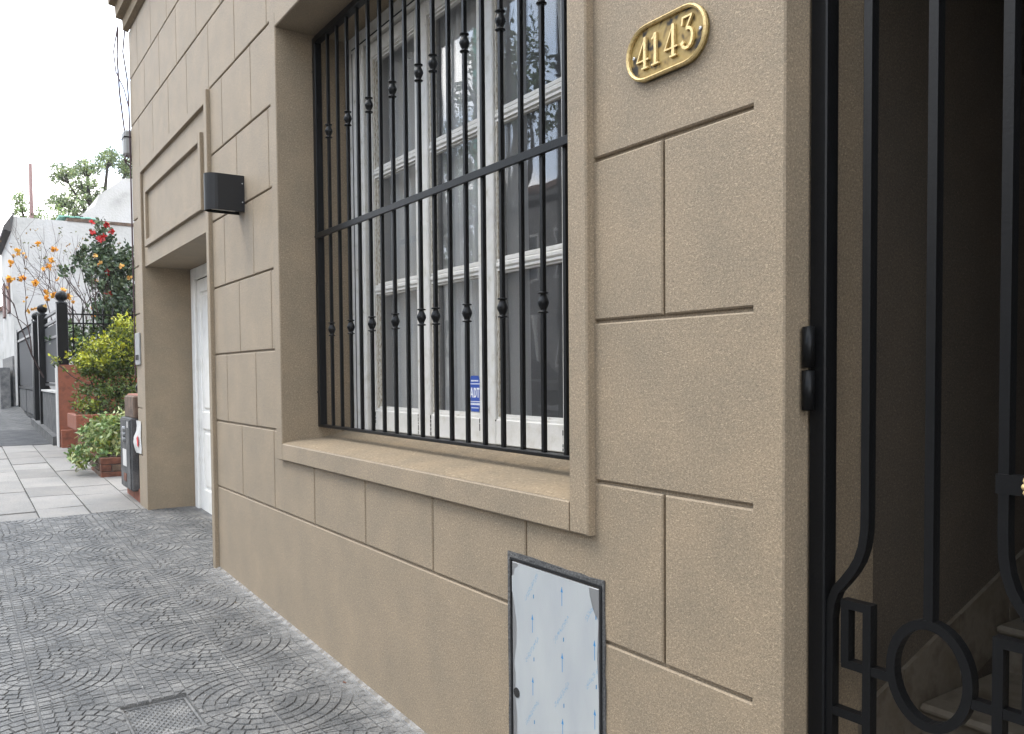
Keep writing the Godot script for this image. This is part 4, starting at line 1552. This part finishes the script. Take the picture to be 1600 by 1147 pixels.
# ------------------------------------------------------------------ neighbour's front garden
func build_neighbour_garden():
	# red pier with a metal meter box
	var p := thing("red_meter_pier", "low red painted pier beside the beige house with a steel meter box", "pier")
	var st := mb()
	cbox(st, Vector3(-9.32, 0.1, -0.5), Vector3(-8.525, 1.215, -0.035), 0.012)
	cbox(st, Vector3(-9.30, 0.1, -0.2), Vector3(-8.53, 0.30, -0.012), 0.012)
	put("pier_body", st, M.red_paint, p)
	st = mb()
	cbox(st, Vector3(-9.16, 0.98, -0.30), Vector3(-8.66, 1.20, 0.016), 0.012)
	put("cap_stone", st, M.brown_stone, p)
	var m := thing("steel_meter_box", "grey steel meter box with lock and window on the red pier", "meter box", Vector3(-9.21, 0.27, 0.0))
	st = mb()
	cbox(st, Vector3(0.0, 0.0, -0.03), Vector3(0.55, 0.715, 0.045), 0.012)
	put("box_body", st, M.dark_cement, m)
	st = mb()
	cbox(st, Vector3(0.02, 0.02, 0.045), Vector3(0.53, 0.695, 0.056), 0.004)
	put("box_door", st, M.dark_cement, m)
	st = mb()
	cbox(st, Vector3(0.16, 0.23, 0.056), Vector3(0.36, 0.40, 0.060), 0.002)
	put("reading_window", st, M.paper, m)
	for y in [0.50, 0.55, 0.60]:
		st = mb()
		lathe(st, Vector3.ZERO, [[0.03, 0.0], [0.03, 0.02], [0.0001, 0.028]], 10)
		var k := put("lock", st, M.steel, m)
		k.transform = Transform3D(Basis(Vector3.RIGHT, PI / 2), Vector3(0.27, y, 0.056))
	st = mb()
	cbox(st, Vector3(0.20, 0.08, 0.056), Vector3(0.34, 0.16, 0.061), 0.002)
	put("rust_label", st, M.brick, m)
	st = mb()
	box(st, Vector3(0.42, 0.62, 0.056), Vector3(0.46, 0.68, 0.060))
	put("white_label", st, M.paper, m)
	# small lamp on the pier
	st = mb(true)
	lathe(st, Vector3(-8.80, 1.20, -0.08), [[0.03, 0.0], [0.025, 0.02], [0.045, 0.05], [0.05, 0.09], [0.03, 0.13], [0.001, 0.14]], 10)
	tag(put("pier_knob", st, M.black_iron), "small black knob standing on the red meter pier", "finial")
	# low brick planter with a variegated plant
	var b := thing("brick_planter", "low brown brick planter on the pavement beside the red pier", "planter", Vector3.ZERO)
	st = mb()
	var bx := [-11.5, -10.55, -1.0, 0.06]
	box(st, Vector3(bx[0] + 0.02, 0.1, bx[2]), Vector3(bx[1] - 0.02, 0.42, bx[3] - 0.02))
	put("planter_core", st, M.cement, b)
	for row in 3:
		var y0 := gy(-10.6) - 0.02 + row * 0.082
		var z := bx[3] as float
		var odd := row % 2 == 1
		var zz: float = z - (0.12 if odd else 0.0)
		if odd:
			st = mb()
			cbox(st, Vector3(bx[1] - 0.10, y0, z - 0.112), Vector3(bx[1] + rng.randf_range(-0.003, 0.003), y0 + 0.074, z), 0.006)
			put("brick", st, M.brick, b)
		while zz > -0.95:
			st = mb()
			cbox(st, Vector3(bx[1] - 0.10, y0, zz - 0.232), Vector3(bx[1] + rng.randf_range(-0.004, 0.004), y0 + 0.074, zz), 0.006)
			put("brick", st, M.brick if rng.randf() < 0.5 else M.brown_stone, b)
			zz -= 0.24
		var xx: float = bx[1] - 0.108 - (0.12 if odd else 0.0)
		while xx > bx[0] + 0.2:
			st = mb()
			cbox(st, Vector3(xx - 0.232, y0, z - 0.10), Vector3(xx, y0 + 0.074, z + rng.randf_range(-0.004, 0.004)), 0.006)
			put("brick", st, M.brick if rng.randf() < 0.6 else M.brown_stone, b)
			xx -= 0.24
	st = mb()
	box(st, Vector3(bx[0] + 0.11, 0.3, bx[2]), Vector3(bx[1] - 0.11, 0.455, bx[3] - 0.11))
	put("planter_soil", st, M.earth, b)
	var v := thing("variegated_plant", "pale green and cream leafy plant spilling over the brick planter", "plant", Vector3.ZERO)
	st = mb()
	var pale := [Color(0.17, 0.24, 0.075), Color(0.10, 0.17, 0.05), Color(0.34, 0.37, 0.16), Color(0.26, 0.32, 0.13), Color(0.20, 0.22, 0.04)]
	foliage(st, Vector3(-11.0, 0.66, -0.1), Vector3(0.5, 0.27, 0.36), 150, 9, 0.10, 0.075, 0.55, pale, 0.35)
	foliage(st, Vector3(-10.9, 0.78, -0.28), Vector3(0.35, 0.2, 0.25), 60, 9, 0.09, 0.075, 0.55, pale, 0.35)
	foliage(st, Vector3(-10.95, 0.42, 0.22), Vector3(0.4, 0.15, 0.1), 26, 8, 0.07, 0.07, 0.55, pale, 0.35)
	put("leaf_mass", st, M.leaf, v)
	# raised planter and red wall
	var r := thing("red_garden_wall", "tall red painted garden wall set across the pavement edge", "wall", Vector3.ZERO)
	st = mb()
	box(st, Vector3(-14.35, 0.2, -3.0), Vector3(-14.1, 1.575, 0.135))
	put("wall_body", st, M.red_paint, r)
	st = mb()
	cbox(st, Vector3(-14.1, 0.2, -3.0), Vector3(-13.98, 0.595, 0.12), 0.01)
	put("wall_foot", st, M.red_paint, r)
	st = mb()
	box(st, Vector3(-14.36, 0.2, 0.136), Vector3(-14.09, 1.58, 0.15))
	put("pale_edge", st, M.white_wall, r)
	var t := thing("raised_planter", "long terracotta planter ledge in front of the red wall", "planter", Vector3.ZERO)
	st = mb()
	box(st, Vector3(-13.6, 0.66, -2.0), Vector3(-12.55, 0.70, 0.06))
	cbox(st, Vector3(-12.65, 0.66, -2.0), Vector3(-12.55, 0.872, 0.08), 0.008)
	cbox(st, Vector3(-13.6, 0.66, 0.0), Vector3(-12.65, 0.865, 0.078), 0.008)
	box(st, Vector3(-13.6, 0.2, -2.0), Vector3(-12.75, 0.66, -0.05))
	put("planter_trough", st, M.red_paint, t)
	st = mb()
	box(st, Vector3(-13.6, 0.70, -2.0), Vector3(-12.65, 0.82, 0.0))
	put("planter_soil", st, M.earth, t)
	# golden shrub
	var g := thing("golden_shrub", "golden green bushy shrub growing in the terracotta planter", "shrub", Vector3.ZERO)
	st = mb()
	var ends := []
	for k in 7:
		branchy(st, ends, Vector3(-13.1 + rng.randf_range(-0.2, 0.2), 0.8, -0.42 + rng.randf_range(-0.25, 0.25)), Vector3(rng.randf_range(-0.3, 0.3), 1, rng.randf_range(-0.4, 0.4)).normalized(), 0.5, 0.016, 2, 0.6, 0.6)
	put("stem", st, M.bark, g)
	st = mb()
	var dk := [Color(0.045, 0.075, 0.012), Color(0.065, 0.10, 0.014), Color(0.05, 0.08, 0.02)]
	var gold := Color(0.40, 0.41, 0.025, 1)
	foliage(st, Vector3(-13.0, 1.16, -0.45), Vector3(0.45, 0.40, 0.52), 260, 10, 0.11, 0.055, 0.5, dk, 0.35, Color(0.10, 0.14, 0.02, 1))
	foliage(st, Vector3(-13.0, 1.66, -0.48), Vector3(0.45, 0.30, 0.50), 300, 11, 0.10, 0.055, 0.5, dk, 0.3, gold)
	foliage(st, Vector3(-12.95, 2.0, -0.66), Vector3(0.3, 0.28, 0.28), 120, 11, 0.09, 0.055, 0.5, dk, 0.3, gold)
	foliage(st, Vector3(-12.9, 1.55, -0.16), Vector3(0.3, 0.14, 0.22), 70, 10, 0.09, 0.055, 0.5, dk, 0.3, gold)
	foliage(st, Vector3(-12.8, 0.96, -0.10), Vector3(0.2, 0.12, 0.18), 30, 9, 0.08, 0.055, 0.5, dk, 0.3, Color(0.22, 0.25, 0.02, 1))
	for e in ends:
		foliage(st, e[0], Vector3(0.1, 0.14, 0.1), 3, 9, 0.07, 0.055, 0.5, dk, 0.3, gold)
	put("leaf_mass", st, M.gold_leaf, g)
	# railing on the red wall
	var ra := thing("garden_railing", "thin black railing standing on the red garden wall", "railing", Vector3.ZERO)
	for y in [1.72, 2.20, 2.34]:
		st = mb()
		box(st, Vector3(-14.235, y, -2.9), Vector3(-14.215, y + 0.022, -0.03))
		put("rail", st, M.black_iron, ra)
	st = mb()
	box(st, Vector3(-0.011, 1.575, -0.011), Vector3(0.011, 2.42, 0.011))
	lathe(st, Vector3(0, 2.42, 0), [[0.016, 0.0], [0.001, 0.07]], 4)
	var bar := done(st)
	for k in 20:
		inst("bar", bar, ra, Transform3D(Basis(), Vector3(-14.225, 0, -0.10 - 0.14 * k)), M.black_iron)
	# black gate posts and sheets along the pavement
	for q in [[-14.42, 0.03, 2.52, "nearest black iron gate post with a ball, behind the red wall"], [-17.0, 0.08, 2.50, "middle black gate post with a ball top"], [-17.9, 0.10, 2.42, "black ball-topped gate post beside the open leaf"]]:
		var po := thing("gate_post", q[3], "gate post", Vector3(q[0], 0, q[1]), "ball-topped posts of the neighbour's gate")
		st = mb()
		cbox(st, Vector3(-0.075, 0.3, -0.075), Vector3(0.075, q[2], 0.075), 0.008)
		put("post_shaft", st, M.black_iron, po)
		st = mb(true)
		lathe(st, Vector3(0, q[2], 0), [[0.085, 0.0], [0.085, 0.02], [0.04, 0.035], [0.075, 0.07], [0.09, 0.115], [0.075, 0.16], [0.04, 0.19], [0.001, 0.2]], 14)
		put("post_ball", st, M.black_iron, po)
	var fx := thing("gate_side_panel", "dark metal screen on a low grey wall beside the red wall", "fence panel", Vector3.ZERO)
	st = mb()
	box(st, Vector3(-16.9, 0.35, -0.02), Vector3(-14.5, 1.14, 0.12))
	put("low_wall", st, M.dark_cement, fx)
	st = mb()
	box(st, Vector3(-16.9, 1.14, -0.04), Vector3(-14.5, 1.17, 0.14))
	put("wall_cap", st, M.white_wall, fx)
	st = mb()
	box(st, Vector3(-16.9, 1.30, 0.04), Vector3(-14.5, 2.25, 0.055))
	put("sheet", st, M.gate_sheet, fx)
	for y in [1.24, 2.02, 2.28, 2.42]:
		st = mb()
		box(st, Vector3(-16.9, y, 0.03), Vector3(-14.5, y + 0.04, 0.07))
		put("rail", st, M.black_iron, fx)
	st = mb()
	slab(st, -18.5, -14.4, 0.0, 0.20, -0.1, 0.14)
	tag(put("plinth_kerb", st, M.dark_cement), "dark cement kerb under the neighbour's black gate", "kerb")
	var lf := thing("gate_leaf", "black sheet metal gate leaf with grey lower panels", "gate leaf", Vector3.ZERO)
	st = mb()
	box(st, Vector3(-22.6, 1.2, 0.10), Vector3(-18.3, 2.42, 0.12))
	put("sheet", st, M.gate_sheet, lf)
	for q in [[-22.75, -22.55], [-18.45, -18.25]]:
		st = mb()
		box(st, Vector3(q[0], 0.5, 0.06), Vector3(q[1], 2.5, 0.16))
		put("stile", st, M.black_iron, lf)
	for y in [0.58, 1.14, 2.2, 2.44]:
		st = mb()
		box(st, Vector3(-22.55, y, 0.07), Vector3(-18.45, y + 0.05, 0.15))
		put("rail", st, M.black_iron, lf)
	for q in [[-22.5, -20.6], [-20.4, -18.5]]:
		st = mb()
		cbox(st, Vector3(q[0], 0.63, 0.09), Vector3(q[1], 1.14, 0.135), 0.02)
		put("lower_panel", st, M.dark_cement, lf)
	st = mb()
	box(st, Vector3(-18.24, 1.15, 0.10), Vector3(-18.0, 2.5, 0.14))
	put("pale_strip", st, M.white_wall, lf)

	# bare-branched shrub with orange flowers
	var ca := thing("orange_flowered_shrub", "tall thin-branched shrub with orange flowers before the white wall", "shrub", Vector3.ZERO)
	st = mb()
	ends = []
	for q in [[-0.45, 0.02], [-0.30, -0.02], [-0.1, 0.0], [0.1, 0.0], [0.28, 0.0], [-0.2, 0.1], [-0.62, -0.05]]:
		branchy(st, ends, Vector3(-17.2 + rng.randf_range(-0.3, 0.3), 0.8, -0.22 + q[0] * 0.25), Vector3(rng.randf_range(-0.15, 0.15), 1.0, q[0] * 0.95).normalized(), 1.15, 0.022, 4, 0.62, 0.3)
	put("stem", st, M.twig, ca)
	st = mb()
	for e in ends:
		if rng.randf() < 0.42:
			foliage(st, e[0], Vector3(0.06, 0.08, 0.06), 1, 3, 0.06, 0.05, 0.6, [Color(0.20, 0.12, 0.03), Color(0.10, 0.11, 0.03)], 0.3)
	put("leaf_mass", st, M.leaf, ca).set_meta("kind", "stuff")
	var fl := [[3.564, 0.45], [3.401, 0.549], [3.299, 0.067], [3.676, -0.132], [3.328, -0.024], [3.1, 0.384], [3.089, 0.577], [2.893, 0.047], [2.831, -0.081], [2.781, 0.03], [3.144, -0.789], [2.65, -0.714], [2.463, -0.709], [2.855, -0.355], [3.757, 0.124], [3.05, 0.20], [2.95, -0.25], [3.45, -0.05]]
	for f in fl:
		flower(ca, Vector3(-16.8 + rng.randf_range(-0.2, 0.2), f[0], f[1]), rng.randf_range(0.06, 0.095), Color(0.70, 0.36, 0.045), 11)
	for k in 16:
		flower(ca, Vector3(-16.9 + rng.randf_range(-0.3, 0.3), rng.randf_range(2.5, 3.6), rng.randf_range(-0.5, 0.6)), rng.randf_range(0.035, 0.06), Color(0.62, 0.36, 0.08), 8)
	# hibiscus
	var hb := thing("hibiscus_bush", "tall dark green hibiscus bush with red flowers behind the railing", "bush", Vector3.ZERO)
	st = mb()
	ends = []
	for k in 6:
		branchy(st, ends, Vector3(-16.0 + rng.randf_range(-0.3, 0.3), 0.8, -0.95 + rng.randf_range(-0.35, 0.35)), Vector3(rng.randf_range(-0.2, 0.2), 1, rng.randf_range(-0.25, 0.4)).normalized(), 1.1, 0.024, 2, 0.5, 0.8)
	put("stem", st, M.twig, hb)
	st = mb()
	var gr := [Color(0.05, 0.08, 0.034), Color(0.07, 0.10, 0.042), Color(0.035, 0.055, 0.026), Color(0.095, 0.125, 0.06)]
	foliage(st, Vector3(-16.0, 3.72, -0.78), Vector3(0.28, 0.42, 0.20), 60, 10, 0.11, 0.085, 0.6, gr, 0.4)
	foliage(st, Vector3(-16.0, 3.25, -0.90), Vector3(0.32, 0.42, 0.36), 110, 10, 0.12, 0.085, 0.6, gr, 0.4)
	foliage(st, Vector3(-16.0, 3.45, -0.52), Vector3(0.2, 0.22, 0.14), 20, 9, 0.1, 0.08, 0.6, gr, 0.4)
	foliage(st, Vector3(-16.0, 3.35, -1.28), Vector3(0.3, 0.42, 0.26), 55, 10, 0.12, 0.085, 0.6, gr, 0.4)
	foliage(st, Vector3(-15.8, 2.45, -1.05), Vector3(0.45, 0.62, 0.5), 330, 10, 0.13, 0.085, 0.6, gr, 0.4)
	foliage(st, Vector3(-15.8, 2.0, -0.35), Vector3(0.4, 0.35, 0.45), 90, 10, 0.12, 0.08, 0.6, [Color(0.05, 0.085, 0.025), Color(0.075, 0.11, 0.03)], 0.4)
	for e in ends:
		foliage(st, e[0], Vector3(0.14, 0.14, 0.14), 3, 8, 0.1, 0.085, 0.6, gr, 0.4)
	put("leaf_mass", st, M.leaf, hb)
	for f in [[4.024, -0.591], [3.872, -0.607], [4.003, -0.841], [3.898, -0.899], [3.788, -0.785], [3.76, -0.72], [3.181, -0.821], [2.814, -0.823]]:
		flower(hb, Vector3(-15.75, f[0], f[1]), rng.randf_range(0.065, 0.10), Color(0.42, 0.025, 0.025), 10)
	for f in [[3.312, -0.688], [2.921, -1.268], [3.298, -1.016], [3.45, -0.62], [3.10, -1.15]]:
		flower(hb, Vector3(-15.6, f[0], f[1]), rng.randf_range(0.055, 0.085), Color(0.60, 0.36, 0.10), 9)

# ------------------------------------------------------------------ far left of the picture
func build_far_left():
	var w := thing("white_house", "white rendered house whose blank side wall faces the garden", "house", Vector3.ZERO)
	var st := mb()
	box(st, Vector3(-27.6, 0.3, -7.0), Vector3(-23.0, 5.22, 0.19))
	put("wall", st, M.white_wall, w)
	st = mb()
	box(st, Vector3(-27.6, 5.22, -7.0), Vector3(-22.98, 5.30, -1.0))
	put("parapet", st, M.brown_stone, w)
	st = mb()
	quad(st, Vector3(-27.6, 4.98, 0.34), Vector3(-22.95, 4.98, 0.34), Vector3(-22.95, 5.35, 0.1), Vector3(-27.6, 5.35, 0.1))
	quad(st, Vector3(-27.6, 4.85, 0.19), Vector3(-22.95, 4.85, 0.19), Vector3(-22.95, 4.9, 0.34), Vector3(-27.6, 4.9, 0.34))
	quad(st, Vector3(-27.6, 4.9, 0.34), Vector3(-22.95, 4.9, 0.34), Vector3(-22.95, 4.98, 0.34), Vector3(-27.6, 4.98, 0.34))
	quad(st, Vector3(-22.95, 4.9, 0.34), Vector3(-22.95, 4.85, 0.19), Vector3(-22.95, 5.35, 0.1), Vector3(-22.95, 4.98, 0.34))
	put("eave", st, M.eave, w)
	for q in [[-24.6, -23.9], [-26.6, -25.9]]:
		st = mb()
		cbox(st, Vector3(q[0], 3.0, 0.19), Vector3(q[1], 3.9, 0.24), 0.01)
		put("shutter", st, M.shutter, w)
	st = mb()
	box(st, Vector3(-27.6, 0.3, 0.19), Vector3(-23.1, 1.9, 0.23))
	put("stone_base", st, M.cement, w)
	var gw := thing("grey_boundary_wall", "low weathered cement boundary wall beyond the black gate", "wall", Vector3.ZERO)
	st = mb()
	box(st, Vector3(-29.0, 0.3, 0.3), Vector3(-22.9, 1.62, 0.5))
	put("wall_body", st, M.cement, gw)
	var g := thing("gabled_white_building", "white gable end rising behind the white house", "building", Vector3.ZERO)
	st = mb()
	var o := [Vector2(-1.78, 3.0), Vector2(-1.78, 6.2), Vector2(-2.37, 6.68), Vector2(-2.49, 7.03), Vector2(-3.2, 7.62), Vector2(-5.5, 7.9), Vector2(-8.0, 7.0), Vector2(-8.0, 3.0)]
	for i in o.size():
		var a: Vector2 = o[i]
		var b: Vector2 = o[(i + 1) % o.size()]
		quad(st, Vector3(-28.5, a.y, a.x), Vector3(-33, a.y, a.x), Vector3(-33, b.y, b.x), Vector3(-28.5, b.y, b.x))
	for i in range(1, o.size() - 1):
		var p := [Vector3(-28.5, o[0].y, o[0].x), Vector3(-28.5, o[i].y, o[i].x), Vector3(-28.5, o[i + 1].y, o[i + 1].x)]
		tri(st, p[0], p[2], p[1])
	put("wall", st, M.white_wall, g)
	st = mb()
	box(st, Vector3(-28.4, 6.05, -2.0), Vector3(-28.2, 6.28, -1.84))
	put("roof_end", st, M.eave, g)
	var gs := thing("green_roof_sheet", "pale green corrugated sheets on top of the white wall", "roof sheet", Vector3.ZERO)
	for k in 7:
		st = mb()
		var z := -0.85 - k * 0.12
		cbox(st, Vector3(-25.6, 5.36 + 0.012 * (k % 2), z - 0.115), Vector3(-23.3, 5.40 + 0.012 * (k % 2), z), 0.01)
		put("sheet_rib", st, M.green_sheet, gs)
	# utility pole
	st = mb(true)
	tube(st, [Vector3(-33, 0.6, -0.98), Vector3(-33, 8.75, -1.0)], [0.10, 0.055], 8)
	tag(put("utility_pole", st, M.pole), "thin reddish pole standing beyond the white house", "pole")
	# trees behind
	tree("airy_tree", "large airy tree with spreading layered branches behind the gable", Vector3(-36.0, 0.9, -3.6), 5.4, 0.22,
		[[Vector3(-36, 9.15, -2.3), Vector3(1.5, 0.22, 0.5)], [Vector3(-36, 9.45, -3.1), Vector3(1.4, 0.2, 0.6)], [Vector3(-36, 8.75, -2.9), Vector3(1.4, 0.2, 0.6)], [Vector3(-36, 8.35, -3.3), Vector3(1.4, 0.25, 0.7)], [Vector3(-36, 9.95, -3.9), Vector3(1.3, 0.2, 0.45)], [Vector3(-36, 9.75, -4.6), Vector3(1.3, 0.25, 0.4)], [Vector3(-36, 9.3, -4.9), Vector3(1.5, 0.3, 0.6)], [Vector3(-36, 7.75, -2.7), Vector3(1.5, 0.4, 0.8)], [Vector3(-36, 8.1, -2.2), Vector3(1.2, 0.2, 0.5)], [Vector3(-36, 7.6, -3.6), Vector3(1.5, 0.5, 0.8)]], 62, 0.12, [Color(0.18, 0.23, 0.09), Color(0.24, 0.29, 0.12), Color(0.14, 0.18, 0.08)])
	tree("young_tree", "small leafy tree around the reddish pole", Vector3(-33.5, 0.9, -1.0), 5.2, 0.09,
		[[Vector3(-33.5, 7.1, -0.75), Vector3(0.5, 0.45, 0.28)], [Vector3(-33.5, 7.0, -1.25), Vector3(0.5, 0.5, 0.35)], [Vector3(-33.5, 7.5, -0.65), Vector3(0.3, 0.3, 0.15)], [Vector3(-33.5, 7.0, -1.8), Vector3(0.6, 0.45, 0.4)]], 22, 0.11, [Color(0.17, 0.25, 0.07), Color(0.24, 0.31, 0.10)])
	tree("street_end_tree", "green tree crown at the far end of the street", Vector3(-46, 1.2, 0.6), 4.0, 0.2,
		[[Vector3(-46, 7.0, 0.4), Vector3(1.2, 1.0, 0.8)], [Vector3(-46, 8.2, 0.9), Vector3(1.0, 0.8, 0.9)], [Vector3(-46, 6.6, 2.0), Vector3(1.4, 1.4, 1.2)]], 60, 0.14, [Color(0.06, 0.12, 0.03), Color(0.09, 0.15, 0.035)])
	# front garden hedge row of the far houses, to close the street
	var fh := thing("street_end_house", "pale low house at the far end of the pavement", "house", Vector3.ZERO)
	st = mb()
	box(st, Vector3(-75, 0.5, -6.0), Vector3(-62, 5.6, 0.2))
	put("wall", st, M.white_wall, fh)
	st = mb()
	box(st, Vector3(-75.3, 5.6, -6.2), Vector3(-61.7, 5.9, 0.5))
	put("roof", st, M.roof_tile, fh)

func tree(called: String, label: String, base: Vector3, trunk: float, r: float, clumps: Array, sprays: int, size: float, cols: Array):
	var t := thing(called, label, "tree", Vector3.ZERO)
	var st := mb()
	var fork := base + Vector3(0, trunk, 0)
	tube(st, [base, base.lerp(fork, 0.5) + Vector3(rng.randf_range(-0.1, 0.1), 0, rng.randf_range(-0.1, 0.1)), fork], [r * 1.25, r, r * 0.8], 9)
	for c in clumps:
		var mid: Vector3 = fork.lerp(c[0], 0.5) + Vector3(rng.randf_range(-0.2, 0.2), 0.15, rng.randf_range(-0.2, 0.2))
		tube(st, [fork, mid, c[0]], [r * 0.55, r * 0.38, r * 0.16], 6)
		for k in 5:
			var e: Vector3 = c[0] + rdir(0.1) * c[1]
			tube(st, [c[0].lerp(mid, 0.25), c[0].lerp(e, 0.5), e], [r * 0.14, r * 0.1, r * 0.05], 4)
	put("trunk", st, M.bark, t)
	st = mb()
	for c in clumps:
		foliage(st, c[0], c[1], sprays, 14, 0.22, size, 0.45, cols, 0.35)
	put("crown", st, M.leaf, t)

# ------------------------------------------------------------------ across the street (seen in the panes)
func build_street_side():
	var g := [Color(0.05, 0.085, 0.022), Color(0.075, 0.12, 0.03), Color(0.04, 0.07, 0.02)]
	tree("street_tree", "street tree across the pavement mirrored in the third window leaf", Vector3(-11.2, 0.2, 5.4), 3.4, 0.14,
		[[Vector3(-10.6, 6.1, 5.0), Vector3(0.75, 0.6, 0.7)], [Vector3(-10.2, 5.4, 5.0), Vector3(0.55, 0.5, 0.6)], [Vector3(-11.3, 6.6, 5.4), Vector3(0.8, 0.6, 0.8)], [Vector3(-12.0, 5.9, 5.2), Vector3(0.35, 0.6, 0.5)]], 48, 0.11, g)
	tree("street_tree", "second street tree across the pavement mirrored in the middle leaf", Vector3(-13.2, 0.3, 5.5), 3.2, 0.13,
		[[Vector3(-13.3, 5.4, 5.4), Vector3(0.4, 0.5, 0.5)], [Vector3(-14.6, 6.2, 5.4), Vector3(1.0, 0.9, 0.9)], [Vector3(-15.0, 5.0, 5.5), Vector3(0.9, 0.7, 0.8)]], 46, 0.11, g)
	tree("street_tree", "leafy street tree at the kerb in front of the iron gate", Vector3(1.2, 0.0, 4.35), 3.0, 0.16,
		[[Vector3(0.6, 4.9, 4.0), Vector3(1.3, 0.8, 1.2)], [Vector3(2.0, 5.2, 4.4), Vector3(1.2, 0.9, 1.2)], [Vector3(1.0, 6.0, 4.8), Vector3(1.5, 0.9, 1.3)], [Vector3(-0.3, 5.6, 4.6), Vector3(1.0, 0.7, 1.1)]], 130, 0.13, g)
	tree("garden_tree", "bushy tree between the teal building and the grey house across the street", Vector3(-25.2, 0.6, 13.4), 4.5, 0.2,
		[[Vector3(-25.6, 8.6, 13.2), Vector3(1.2, 1.1, 0.9)], [Vector3(-24.6, 7.4, 13.2), Vector3(1.2, 1.1, 0.9)], [Vector3(-27.2, 7.2, 13.2), Vector3(1.1, 0.9, 0.9)], [Vector3(-25.4, 5.6, 13.0), Vector3(1.4, 1.0, 0.9)]], 60, 0.2, g)
	var hs := [[-24.6, -13.4, 7.4, "grey_house", "grey house across the street with a flat parapet"], [-13.2, -6.0, 5.6, "white_wall", "pale single-storey house across the street"], [-5.8, 3.5, 6.6, "grey_house", "grey two-storey house straight across the street"], [-33.0, -26.8, 5.6, "white_wall", "white house across the street farther left"], [3.7, 14.0, 5.8, "white_wall", "pale house across the street to the right"], [-46.0, -33.3, 6.4, "grey_house", "last grey house across the street"]]
	for q in hs:
		var h := thing("opposite_house", q[4], "house", Vector3.ZERO, "houses across the street")
		var st := mb()
		var b := gy(q[0]) - 0.4
		box(st, Vector3(q[0], b, 14.2), Vector3(q[1], q[2], 22.0))
		put("wall", st, M[q[3]], h)
		st = mb()
		cbox(st, Vector3(q[0] - 0.05, q[2], 14.05), Vector3(q[1] + 0.05, q[2] + 0.25, 22.0), 0.03)
		put("cornice", st, M.roof_tile, h)
		var x: float = q[0] + 0.9
		while x < q[1] - 1.6:
			for y in ([1.2, 4.0] if q[2] > 6.2 else [1.3]):
				st = mb()
				cbox(st, Vector3(x - 0.1, y - 0.1 + gy(x), 14.12), Vector3(x + 1.2, y + 1.5 + gy(x), 14.21), 0.02)
				var f := put("window", st, M.white_wood, h)
				st = mb()
				box(st, Vector3(x, y + gy(x), 14.10), Vector3(x + 1.1, y + 1.4 + gy(x), 14.119))
				put("pane", st, M.window_dark, f)
			x += 2.3
	var tl := thing("teal_building", "tall teal painted building across the street", "building", Vector3.ZERO)
	var st2 := mb()
	box(st2, Vector3(-26.75, 0.0, 14.3), Vector3(-25.9, 15.2, 14.9))
	put("wall", st2, M.teal_paint, tl)
	# a parked car across the road
	var c := thing("parked_car", "dark grey car parked across the street", "car", Vector3(-17.6, gy(-17.6) - 0.13, 10.0))
	st2 = mb()
	var side := PackedVector2Array([Vector2(-2.0, 0.35), Vector2(2.05, 0.35), Vector2(2.1, 0.62), Vector2(1.9, 0.86), Vector2(0.95, 0.95), Vector2(-1.75, 0.98), Vector2(-2.05, 0.8)])
	prism(st2, side, -0.82, 0.82)
	put("body", st2, M.dark_metal, c)
	st2 = mb()
	prism(st2, PackedVector2Array([Vector2(0.95, 0.94), Vector2(0.3, 1.42), Vector2(-1.15, 1.44), Vector2(-1.75, 0.97)]), -0.7, 0.7)
	put("cabin", st2, M.window_dark, c)
	for x in [-1.3, 1.3]:
		for z in [-0.8, 0.62]:
			st2 = mb(true)
			lathe(st2, Vector3.ZERO, [[0.001, 0.0], [0.2, 0.0], [0.31, 0.02], [0.31, 0.16], [0.2, 0.18], [0.001, 0.18]], 16)
			var wl := put("wheel", st2, M.gap, c)
			wl.transform = Transform3D(Basis(Vector3.RIGHT, PI / 2), Vector3(x, 0.31, z))

# ------------------------------------------------------------------ small litter on the pavement
func build_litter():
	var st := mb()
	for k in 220:
		var x := rng.randf_range(-8.0, -2.4)
		var z := rng.randf_range(0.03, 2.2)
		if HOLE.grow(0.02).has_point(Vector2(x, z)):
			continue
		var s := rng.randf_range(0.0015, 0.0042)
		var y := gy(x) + 0.008
		var p := Vector3(x, y, z)
		tube(st, [p - Vector3(s, 0, s * 0.4), p + Vector3(s, s * 0.3, s * 0.5)], [s], 4)
	var o := put("grit", st, M.paper)
	o.set_meta("kind", "stuff")
	tag(o, "pale specks of grit scattered over the paving", "grit")
	var g := {"earth": [], "brick": []}
	for q in [[-5.95, 1.40, "white crumpled scrap of paper on the paving", "paper"], [-4.86, 0.13, "small dark clod by the wall foot, farther one", "earth"], [-3.42, 0.06, "brown dry leaf on the dust at the wall foot", "brick"], [-5.02, 0.31, "dark crumb on the paving tiles near a ring centre", "earth"]]:
		st = mb()
		var x: float = q[0]
		var s := 0.012 if q[3] != "paper" else 0.03
		var p := Vector3(x, gy(x) + 0.008, q[1])
		tube(st, [p - Vector3(s, 0, 0), p + Vector3(0, 0.003, s * 0.3), p + Vector3(s, 0.002, -s * 0.2)], [s * 0.25, s * 0.4, s * 0.2], 5)
		tag(put("scrap", st, M[q[3]]), q[2], "scrap")
